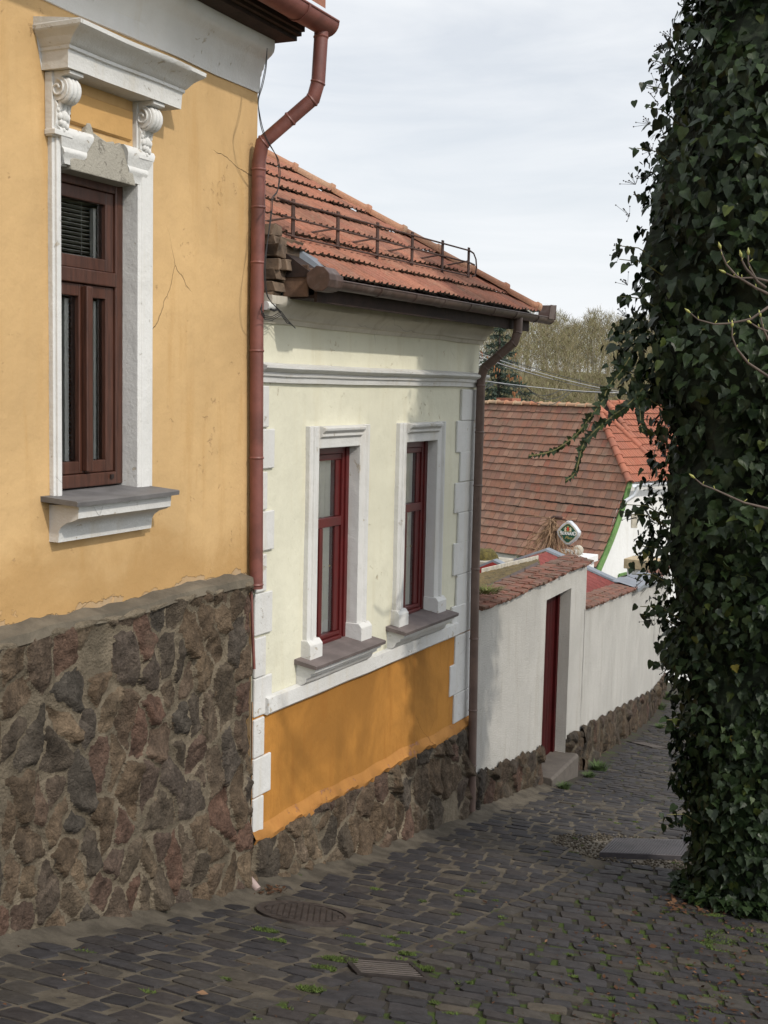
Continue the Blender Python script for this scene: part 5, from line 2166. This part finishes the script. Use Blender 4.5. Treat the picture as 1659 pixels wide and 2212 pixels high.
for k, (pts, lab) in enumerate((([(90, 860), (160, 815), (260, 775), (350, 795), (450, 835), (560, 930), (660, 990), (760, 1022), (860, 1015), (960, 960), (1040, 900), (1100, 870), (1300, 880), (1420, 900), (1560, 905), (1659, 885)], 'black cable with the deepest slack loop under the lower carrier wire'),
                     ([(85, 815), (200, 790), (300, 790), (430, 825), (560, 830), (640, 895), (760, 955), (850, 955), (950, 925), (1040, 870), (1200, 885), (1360, 885), (1480, 930), (1600, 905), (1659, 890)], 'black cable with the middle slack loop under the lower carrier wire'),
                     ([(300, 790), (420, 800), (560, 825), (650, 890), (720, 915), (800, 915), (880, 890), (960, 860), (1100, 875), (1250, 872), (1400, 875), (1659, 872)], 'black cable with the shallowest slack loop under the lower carrier wire'))):
    P = [at(*zz(x, y), 24 + 6 * x / 1659 - .05) for x, y in pts]
    path = []
    for i in range(len(P) - 1):
        for j in range(5):
            f = j / 5
            p0, p1, p2, p3 = P[max(i - 1, 0)], P[i], P[i + 1], P[min(i + 2, len(P) - 1)]
            path.append(.5 * ((2 * p1) + (p2 - p0) * f + (2 * p0 - 5 * p1 + 4 * p2 - p3) * f * f + (3 * p1 - p0 - 3 * p2 + p3) * f ** 3))
    mb = MB()
    mb.tube(path, .0075, 5)
    tag(mb.build('cable', MT['wire'], base=path[0]), lab, 'cable', grp)

# ================================================================== TREES
def strand(mb, p, q, w, side=None):
    p, q = A(p), A(q)
    sd = side if side is not None else A([w, 0, 0])
    mb.poly([p - sd * .5, p + sd * .5, q + sd * .12, q - sd * .12])


rs = np.random.RandomState(31)
mb = MB()
tk = MB()


def hill_z(x, y):
    return max(float(gz(x, y)) - .06, -8.6) + min(max((y - 62) / 55, 0), 1) ** 1.2 * 11.8


for i in range(230):
    y = 62 + 76 * (i / 230) ** .85
    x = y * rs.uniform(.05, .30)
    z0 = hill_z(x, y)
    H = rs.uniform(4.9, 6.) * (1 if y > 75 else .8)
    if x / y > .15:
        H *= 1.04
    lean_ = rs.randn(2) * .25
    tk.tube([(x, y, z0 - .2), (x + lean_[0] * .5, y, z0 + H * .4), (x + lean_[0] * 1.3, y, z0 + H * .75)], [.08, .06, .02], 4, cap=False)
    crw = rs.uniform(1.4, 2.2)
    nb_ = 480
    for k in range(nb_):
        f = rs.rand() ** .7
        a = rs.rand() * 6.283
        r_ = crw * math.sqrt(rs.rand()) * math.sin(math.pi * min(1, .18 + .8 * f)) ** .7
        c = A([x + lean_[0] * f + r_ * math.cos(a), y + r_ * math.sin(a), z0 + H * (.12 + .84 * f)])
        L = rs.uniform(.25, .7)
        d = A([rs.randn() * .5 * 1.3 + .3 * math.cos(a), rs.randn() * .6, abs(rs.randn()) * .8 + .2 - (1. if rs.rand() < .35 else 0)])
        d /= np.linalg.norm(d)
        strand(mb, c, c + d * L, rs.uniform(.016, .04))
        for j in range(2):
            e = d + rs.randn(3) * .6
            strand(mb, c + d * L * .5, c + d * L * .5 + e * L * .45, rs.uniform(.014, .03))
wl = mb.build('woodland', MT['wood_far'], kind='stuff')
tag(wl, 'bare budding woodland covering the hillside beyond the roofs', 'woodland')
tag(tk.build('woodland_trunks', MT['trunk_far'], kind='stuff'), 'pale trunks of the hillside woodland', 'woodland')


def spruce(x, y, ztop, H, wid, label):
    z0 = ztop - H
    o = thing('spruce_tree', label, 'tree', (x, y, z0))
    m = MB()
    m.tube([(x, y, z0 - .5), (x, y, ztop)], [.18, .02], 8)
    m.build('trunk', MT['bark'], o)
    m, cn = MB(), MB()
    lay = int(H / .3)
    for i in range(lay):
        f = i / lay
        zc = ztop - H * f * .97
        rr = wid * (f ** .8) + .1
        for k in range(int(7 + 9 * f)):
            a = rs.rand() * 6.283
            L = rr * rs.uniform(.75, 1.1)
            dx, dy = math.cos(a), math.sin(a)
            segs = max(3, int(L / .16))
            for j in range(segs):
                g_ = (j + .3) / segs
                c = A([x + dx * L * g_, y + dy * L * g_, zc - .22 * L * g_ + .1 * L * g_ * g_ + rs.randn() * .04])
                for b in range(10):
                    e = A([dx * .5 + rs.randn() * .6, dy * .5 + rs.randn() * .6, -.25 + rs.randn() * .45])
                    e /= np.linalg.norm(e)
                    sd = np.cross(e, rs.randn(3))
                    sd = sd / np.linalg.norm(sd) * rs.uniform(.035, .06)
                    strand(m, c, c + e * rs.uniform(.12, .26), 0, sd)
            if f > .05 and rs.rand() < .22:
                c = A([x + dx * L * .95, y + dy * L * .95, zc - .16 * L])
                for b in range(rs.randint(3, 7)):
                    q_ = c + rs.randn(3) * .1
                    cn.tube([q_, q_ + A([0, 0, -.13])], [.03, .012], 5)
    m.build('foliage', MT['spruce'], o)
    cn.build('cones', MT['cone'], o)


p_ = at(1082, 660, 50.)
spruce(p_[0], 50., p_[2] - .6, 7.6, 2.9, 'dark blue green spruce hung with orange brown cones behind the tiled roof')
# ================================================================== IVY COLUMN
IX, IY = 3.02, 9.75
prof_D = [(-60, 1470), (0, 1458), (60, 1460), (130, 1435), (200, 1415), (300, 1395), (400, 1378), (480, 1372), (520, 1352), (560, 1362), (640, 1362), (700, 1352), (780, 1345), (830, 1350), (880, 1392), (960, 1398), (1000, 1386), (1080, 1388), (1120, 1384), (1200, 1392), (1260, 1398), (1330, 1420), (1450, 1445), (1560, 1462), (1700, 1462), (1850, 1478), (1935, 1470)]
zs_, rs_ = [], []
for y, x in prof_D:
    p = at(x + 8, y, IY)
    zs_.append(p[2])
    rs_.append(IX - p[0])
zs_, rs_ = A(zs_)[::-1], A(rs_)[::-1]
zs_ = np.append(zs_, [zs_[-1] + .8, zs_[-1] + 1.5])
rs_ = np.append(rs_, [.62, .3])
ZB_ = float(gz(IX, IY))
rad = lambda z: np.interp(z, zs_, rs_)
iv = thing('ivy_column', 'tall dark green ivy covering an old tree trunk at the right edge of the lane', 'ivy', (IX, IY, ZB_))
mb = MB()
mb.tube([(IX + .05 * math.sin(z * 2), IY, z) for z in np.linspace(ZB_ - .3, zs_[-1] - .2, 14)], .27, 12)
mb.build('trunk', MT['bark'], iv, smooth=True)
# shadowy mass of stems inside
mb = MB()
rs = np.random.RandomState(77)
for k in range(420):
    a = rs.rand() * 6.283
    z = rs.uniform(ZB_, zs_[-1] - .6)
    path = []
    f0 = rs.uniform(.3, .8)
    for i in range(7):
        zz_ = z + i * .12
        f0 = min(.9, max(.25, f0 + rs.randn() * .06))
        a += rs.randn() * .1
        r_ = rad(zz_) * f0
        path.append((IX + r_ * math.cos(a), IY + r_ * math.sin(a), zz_))
    mb.tube(path, rs.uniform(.006, .014), 4, cap=False)
mb.build('stems', MT['ivy_shade_core'], iv)

HALF = [(0., 0.), (.14, -.07), (.36, -.03), (.49, .17), (.36, .33), (.37, .50), (.22, .60), (.12, .80), (0., 1.)]
HALF2 = [(0., 0.), (.16, -.06), (.34, .0), (.42, .18), (.38, .36), (.29, .55), (.19, .72), (.09, .88), (0., 1.)]
OUT1 = [(x, y) for x, y in HALF] + [(-x, y) for x, y in HALF[-2:0:-1]]
OUT2 = [(x, y) for x, y in HALF2] + [(-x, y) for x, y in HALF2[-2:0:-1]]
LV, LF, LUV = [], [], []


def leaf(c, nrm, tipd, size, shape=0):
    """leaf hung at c, facing nrm, its tip pointing along tipd"""
    nrm = nrm / np.linalg.norm(nrm)
    y = tipd - nrm * (tipd @ nrm)
    y /= np.linalg.norm(y) + 1e-9
    x = np.cross(y, nrm)
    out = OUT2 if shape else OUT1
    k = len(LV)
    fold, curl = rs.uniform(.05, .4), rs.uniform(-.05, .4)
    wx = rs.uniform(.85, 1.15)
    pts = [(0., .3)] + out
    for u, v in pts:
        h_ = fold * abs(u) - curl * v * v + .03 * math.sin(9 * v + u * 7)
        LV.append(tuple(c + size * (x * u * wx + y * v + nrm * h_)))
        LUV.append((u + .5, v))
    n = len(out)
    for i in range(n):
        LF.append((k, k + 1 + i, k + 1 + (i + 1) % n))


def leaves_build(name, parent):
    global LV, LF, LUV
    b = A(parent['_b'])
    me = bpy.data.meshes.new(name)
    me.from_pydata([tuple(A(p) - b) for p in LV], [], LF)
    me.update()
    uvl = me.uv_layers.new(name='leaf')
    li = np.empty(len(me.loops), np.int32)
    me.loops.foreach_get('vertex_index', li)
    uvl.data.foreach_set('uv', A(LUV, dtype=np.float32)[li].ravel())
    me.polygons.foreach_set('use_smooth', [True] * len(me.polygons))
    me.materials.append(MT['ivy'])
    o = bpy.data.objects.new(name, me)
    COL.objects.link(o)
    o.parent = parent
    LV, LF, LUV = [], [], []
    return o


NL = 0
zt_all = zs_[-1]
tot = 21000
while NL < tot:
    z = rs.uniform(ZB_ + .02, zt_all)
    a = rs.rand() * 6.283
    front = math.sin(a) < .35                # fewer on the side that faces away
    if not front and rs.rand() < .55:
        continue
    cl = fbm(A([a * 2.2, z * 2.6, 1.]), 5, 3)         # clumps and hollows
    lay = rs.rand()
    f = .995 - .3 * lay ** 1.3 + .26 * cl + rs.randn() * .025
    if cl < -.2 and lay < .3:
        continue
    r_ = rad(z + .04 * rs.randn()) * f
    if r_ < .05:
        continue
    dr_ = A([math.cos(a), math.sin(a), 0])
    c = A([IX, IY, z]) + dr_ * r_
    nrm = dr_ * 1. + A([0, 0, rs.uniform(-.1, 1.)]) + rs.randn(3) * .5
    tip = A([0, 0, -1.]) + dr_ * rs.uniform(-.1, .6) + rs.randn(3) * .38
    big = .5 + .5 * vnoise(A([a * 1.5, z * 1.2, 9.]), 3)
    sz = (.038 + .055 * rs.rand() ** 1.3) * (.8 + .45 * big) + .012
    leaf(c, nrm, tip, sz, 0 if (z < 1.6 + .8 * rs.randn()) else 1)
    NL += 1
for k in range(420):                            # low skirt creeping over the setts
    a = rs.uniform(math.pi * .85, math.pi * 1.9)
    r_ = rad(ZB_ + .1) * rs.uniform(.8, 1.16)
    x, y = IX + r_ * math.cos(a), IY + r_ * math.sin(a)
    leaf(A([x, y, gz(x, y) + rs.uniform(.01, .12)]), A([0, 0, 1.]) + rs.randn(3) * .4, A([math.cos(a), math.sin(a), -.3]) + rs.randn(3) * .4, rs.uniform(.05, .09))
# added dark shell, its near-black colour standing for the shade behind the outer leaves
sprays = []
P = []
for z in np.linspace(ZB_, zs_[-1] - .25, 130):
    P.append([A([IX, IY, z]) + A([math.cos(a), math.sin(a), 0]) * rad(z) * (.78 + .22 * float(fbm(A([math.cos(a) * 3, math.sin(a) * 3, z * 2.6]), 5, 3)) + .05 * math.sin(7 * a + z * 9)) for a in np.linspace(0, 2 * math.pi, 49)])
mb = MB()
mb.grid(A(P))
mb.build('inner_shade_shell', MT['ivy_shade_core'], iv)
# sprays sticking out of the outline
sprays = []
for y, x in ((130, 1405), (185, 1398), (230, 1392), (320, 1376), (420, 1368), (530, 1330), (560, 1338), (640, 1340), (720, 1338), (800, 1322), (850, 1330), (1090, 1352), (1110, 1350), (1180, 1385), (1240, 1365), (1310, 1383), (1330, 1390), (1430, 1420), (1555, 1435), (1570, 1432), (1760, 1440), (1780, 1445)):
    q = at(x, y, IY - .15 - .2 * rs.rand())
    root = A([IX - rad(q[2]) * .85, q[1] + .1, q[2] - .1])
    sprays.append((root, q))
    for k in range(9):
        f = .25 + .75 * k / 8
        c = root * (1 - f) + q * f + rs.randn(3) * .03 + A([0, 0, .05 * math.sin(f * 3)])
        leaf(c, A([-.5, -.8, .4]) + rs.randn(3) * .45, A([-.2, 0, -1]) + rs.randn(3) * .4, rs.uniform(.045, .08), 1)
leaves_build('foliage', iv)
# trailing runners
z6 = lambda x, y: (999 + x * .2930, 675 + y * .2930)
sm_ = MB()
runs = [[(1235, 330), (1180, 420), (1105, 510), (1060, 580), (1040, 640), (985, 715), (940, 775), (890, 840), (840, 900), (760, 965), (690, 1010), (620, 1035), (550, 1050), (490, 1055)],
        [(1330, 560), (1260, 640), (1190, 705), (1130, 745), (1060, 800), (1010, 840), (950, 895), (905, 945), (880, 1000), (865, 1060), (850, 1120), (835, 1180), (800, 1215), (760, 1240)],
        [(1270, 560), (1300, 650), (1310, 740), (1315, 810), (1330, 880)]]
for pts in runs:
    P = [at(*z6(*q), IY - .35 - .15 * i / len(pts)) for i, q in enumerate(pts)]
    sm_.tube(P, .0055, 5)
    m_ = len(P)
    for i in range(m_ - 1):
        f0 = i / m_
        for k in range(4):
            f = k / 4
            c = P[i] * (1 - f) + P[i + 1] * f
            d = P[i + 1] - P[i]
            d /= np.linalg.norm(d)
            up_ = (k % 2) * 2 - 1
            leaf(c, A([-.3, -1, .35]) + rs.randn(3) * .3, d * .35 + A([.35 * up_, 0, -.8 * up_ if rs.rand() < .8 else -.6]) + rs.randn(3) * .25, max(.018, (.072 if len(pts) > 6 else .08) * (1 - .66 * f0)) * rs.uniform(.8, 1.15))
leaves_build('runner_leaves', iv)
for a, b in sprays:
    sm_.tube([a, (a + b) / 2 + A([0, 0, .04]), b], [.006, .004, .003], 4)
sm_.build('runner', MT['stem_green'], iv)
# berry umbels
bm = MB()
for y, x in ((100, 1424), (140, 1424), (190, 1410), (218, 1412), (262, 1392), (318, 1398), (380, 1390), (392, 1362), (460, 1349), (528, 1328), (548, 1326), (610, 1345), (680, 1344), (1108, 1353), (1250, 1375), (1335, 1398), (1345, 1402), (1440, 1428), (75, 1440)):
    q = at(x, y, IY - .3)
    st_ = q + A([.11, 0, -.06])
    sb = MB()
    for k in range(9):
        e = q + A([rs.randn() * .03, rs.randn() * .03, rs.randn() * .03])
        bm.tube([st_ * .35 + q * .65, e], .0016, 3, cap=False)
        bm.ball(e, .0055, 6, 4)
bm.build('berries', MT['berry'], iv, smooth='all')

# ================================================================== BARE SAPLING
sx, sy = 2.75, 6.75
sz_ = float(gz(sx, sy))
sap = thing('bare_sapling', 'bare budding branches reaching in from the right in front of the ivy', 'tree', (sx, sy, sz_))
rs = np.random.RandomState(5)
mb, bd = MB(), MB()
mb.tube([(sx, sy, sz_ - .2), (sx + .05, sy, 0), (sx, sy - .03, 1.6), (sx + .06, sy, 2.6)], [.028, .024, .018, .006], 8)
o1 = lambda x, y: (1242 + x * .3173, y * .3173)
o2_ = lambda x, y: (1242 + x * .3173, 648 + y * .3173)
brs = [[o1(1314, 2000), o1(1230, 1960), o1(1100, 1880), o1(1030, 1800), o1(1005, 1740), o1(990, 1690)],
       [o1(1314, 1915), o1(1220, 1890), o1(1140, 1895), o1(1080, 1885), o1(1020, 1855)],
       [o1(1300, 1960), o1(1240, 1915), o1(1200, 1840), o1(1180, 1790), o1(1180, 1730)],
       [o1(1230, 1900), o1(1165, 1830), o1(1140, 1780), o1(1132, 1745)],
       [o2_(1314, 50), o2_(1200, 130), o2_(1050, 160), o2_(950, 165), o2_(840, 135), o2_(780, 85)],
       [o2_(1314, 270), o2_(1280, 190), o2_(1262, 110)],
       [o2_(1314, 215), o2_(1250, 190), o2_(1195, 155)],
       [o2_(1314, 520), o2_(1180, 430), o2_(1100, 330), o2_(1070, 250), o2_(1070, 180)],
       [o2_(1314, 1420), o2_(1150, 1380), o2_(950, 1290), o2_(870, 1260), o2_(810, 1210)]]
for i, b in enumerate(brs):
    Y_ = 6.5 if i not in (3,) else 6.5
    P = [at(*q, Y_) for q in b]
    if b[0][0] > 1655:
        P = [A([sx, sy, P[0][2] - .25])] + P
    n_ = len(P)
    mb.tube(P, [.0085 - .0052 * k / (n_ - 1) for k in range(n_)], 6)
    t_ = P[-1]
    d = P[-1] - P[-2]
    d /= np.linalg.norm(d)
    bd.tube([t_ - d * .005, t_ + d * .012, t_ + d * .034], [.004, .0085, .001], 6)
    for k in range(2, n_ - 1):
        e = P[k] + A([rs.randn() * .003, 0, .004])
        bd.tube([e, e + A([rs.randn() * .01, -.004, .016])], [.004, .001], 5)
mb.build('branches', MT['bark'], sap, smooth='all')
bd.build('buds', MT['bud'], sap, smooth='all')

# ================================================================== SMALL GROWTH AND LITTER
def tuft_mesh(n, h, spread, seed):
    r_ = np.random.RandomState(seed)
    m = MB()
    for k in range(n):
        a = r_.rand() * 6.283
        q = spread * math.sqrt(r_.rand())
        b = A([q * math.cos(a), q * math.sin(a), -.01])
        L = h * r_.uniform(.5, 1.1)
        d = A([math.cos(a) * .5 + r_.randn() * .3, math.sin(a) * .5 + r_.randn() * .3, 1.])
        sd = A([-math.sin(a), math.cos(a), 0]) * .004
        m1 = b + d * L * .55
        t_ = b + d * L * .8 + A([math.cos(a), math.sin(a), 0]) * L * .3
        m.poly([b - sd, b + sd, m1 + sd * .8, m1 - sd * .8])
        m.poly([m1 - sd * .8, m1 + sd * .8, t_])
    return m


tufts = [((1293, 1663), 1.3, 'round green grass tuft in the setts, the bigger one just past the door step'),
         ((1273, 1678), .75, 'small green weed with a red dead leaf between the door step and the big tuft'),
         ((1218, 1702), .8, 'flat grass tuft in the setts right below the door step'),
         ((1420, 1532), 1.8, 'tall bright weeds at the far foot of the white wall'),
         ((1434, 1510), 2.0, 'fresh weeds at the far end of the white wall base'),
         ((1425, 1572), .9, 'grass tuft in the lane left of the ivy, before the far weeds')]
first = None
for (x, y), sc_, lab in tufts:
    c = ground_hit(x, y)
    if first is None:
        first = tuft_mesh(190, .11, .085, 2).build('grass_tuft', MT['grass'], base=(0, 0, 0))
        o = first
    else:
        o = first.copy()
        COL.objects.link(o)
    o.location = tuple(c)
    o.scale = (sc_,) * 3
    o.rotation_euler = (0, 0, sc_ * 5)
    tag(o, lab, 'grass', 'grass tufts along the lane')
# weeds on the wall coping near the downpipe
c = on(GA, 1050, 1278, -.1)
mw_ = tuft_mesh(160, .12, .1, 9)
mw_.v = [(p[0] * 1.5, p[1] * 1.5, p[2] * .7) for p in mw_.v]
wo = mw_.build('weeds', simple('pale_weeds', (.15, .16, .05), .9, .3), base=(0, 0, 0))
wo.location = tuple(c)
tag(wo, 'pale weeds growing on the wall coping beside the brown downpipe', 'weeds')

# moss cushions in the joints
rs = np.random.RandomState(15)
mb = MB()


def moss_clump(x, y, r_, n, hh=1.):
    for k in range(n):
        a = rs.rand() * 6.283
        q = r_ * math.sqrt(rs.rand())
        px_, py_ = x + q * math.cos(a), y + q * math.sin(a) * .7
        z = float(gz(px_, py_)) - .004
        h_ = rs.uniform(.004, .014) * hh
        d = rs.randn(2) * .01
        w = rs.uniform(.003, .007)
        b = rs.rand() * 3.14
        sd = A([math.cos(b) * w, math.sin(b) * w, 0])
        p = A([px_, py_, z])
        mb.poly([p - sd, p + sd, p + A([d[0], d[1], h_])])


for (x, y), r_, n in (((700, 2092), .06, 260), ((735, 2074), .09, 420), ((915, 2092), .06, 240), ((575, 2010), .07, 200), ((600, 2032), .05, 90), ((880, 2060), .05, 90), ((842, 2026), .05, 110), ((670, 2136), .07, 150)):
    c = ground_hit(x, y)
    moss_clump(c[0], c[1], r_ * 1.1, n * 2, 1.5)
for k in range(200):
    s = rs.uniform(4.5, 13)
    t = rs.uniform(1.2, 4.4) if rs.rand() < .85 else rs.uniform(.6, 1.7)
    if s > 10 and t > 2.6 and rs.rand() < .4:
        continue
    q = H2.p(s, t, 0)
    if vnoise(A([q[0] * 1.3, q[1] * 1.3, 2.]), 4) < -.05:
        continue
    moss_clump(q[0], q[1], rs.uniform(.02, .055), rs.randint(40, 100))
for k in range(24):                            # greener strip at the foot of the ivy
    q = ground_hit(rs.uniform(1500, 1670), rs.uniform(1945, 2060))
    moss_clump(q[0], q[1], rs.uniform(.05, .11), rs.randint(80, 170))
tag(mb.build('moss', MT['moss'], kind='stuff'), 'bright green moss in the joints of the setts', 'moss')

mb = MB()


def litter(x, y, sz, lift=.012):
    c = A([x, y, float(gz(x, y)) + lift * rs.uniform(.6, 1.6)])
    a = rs.rand() * 6.283
    u_ = A([math.cos(a), math.sin(a), rs.randn() * .25]) * sz
    v_ = A([-math.sin(a), math.cos(a), rs.randn() * .25]) * sz * rs.uniform(.3, .7)
    up_ = A([0, 0, sz * rs.uniform(.05, .35)])
    mb.poly([c - u_, c - v_ * .9 + up_, c + u_, c + v_])


for k in range(70):
    q = ground_hit(rs.uniform(548, 620), rs.uniform(1917, 1934))
    litter(q[0], q[1], rs.uniform(.008, .03))
for k in range(600):
    q = ground_hit(1659 - abs(rs.randn()) * 260, rs.uniform(1930, 2230))
    litter(q[0], q[1], rs.uniform(.004, .02) if rs.rand() < .93 else rs.uniform(.02, .035), .006)
for k in range(160):
    q = ground_hit(rs.uniform(1440, 1659), rs.uniform(1925, 1975))
    litter(q[0], q[1], rs.uniform(.012, .04))
for k in range(120):
    q = ground_hit(rs.uniform(0, 1400), rs.uniform(1950, 2212))
    litter(q[0], q[1], rs.uniform(.004, .012), .006)
for x, y, sz in ((437, 2154, .03), (560, 2080, .014), (1480, 1945, .03), (1390, 2037, .02)):
    q = ground_hit(x, y)
    litter(q[0], q[1], sz, .02)
tag(mb.build('leaf_litter', twig_mat('fallen_leaves', [(0, (.035, .02, .013)), (.5, (.065, .034, .02)), (.88, (.1, .048, .026)), (1, (.2, .12, .07))]), kind='stuff'), 'brown dead leaves lying on the setts and under the ivy', 'leaf litter')

for o in list(bpy.data.objects):
    if '_b' in o:
        del o['_b']
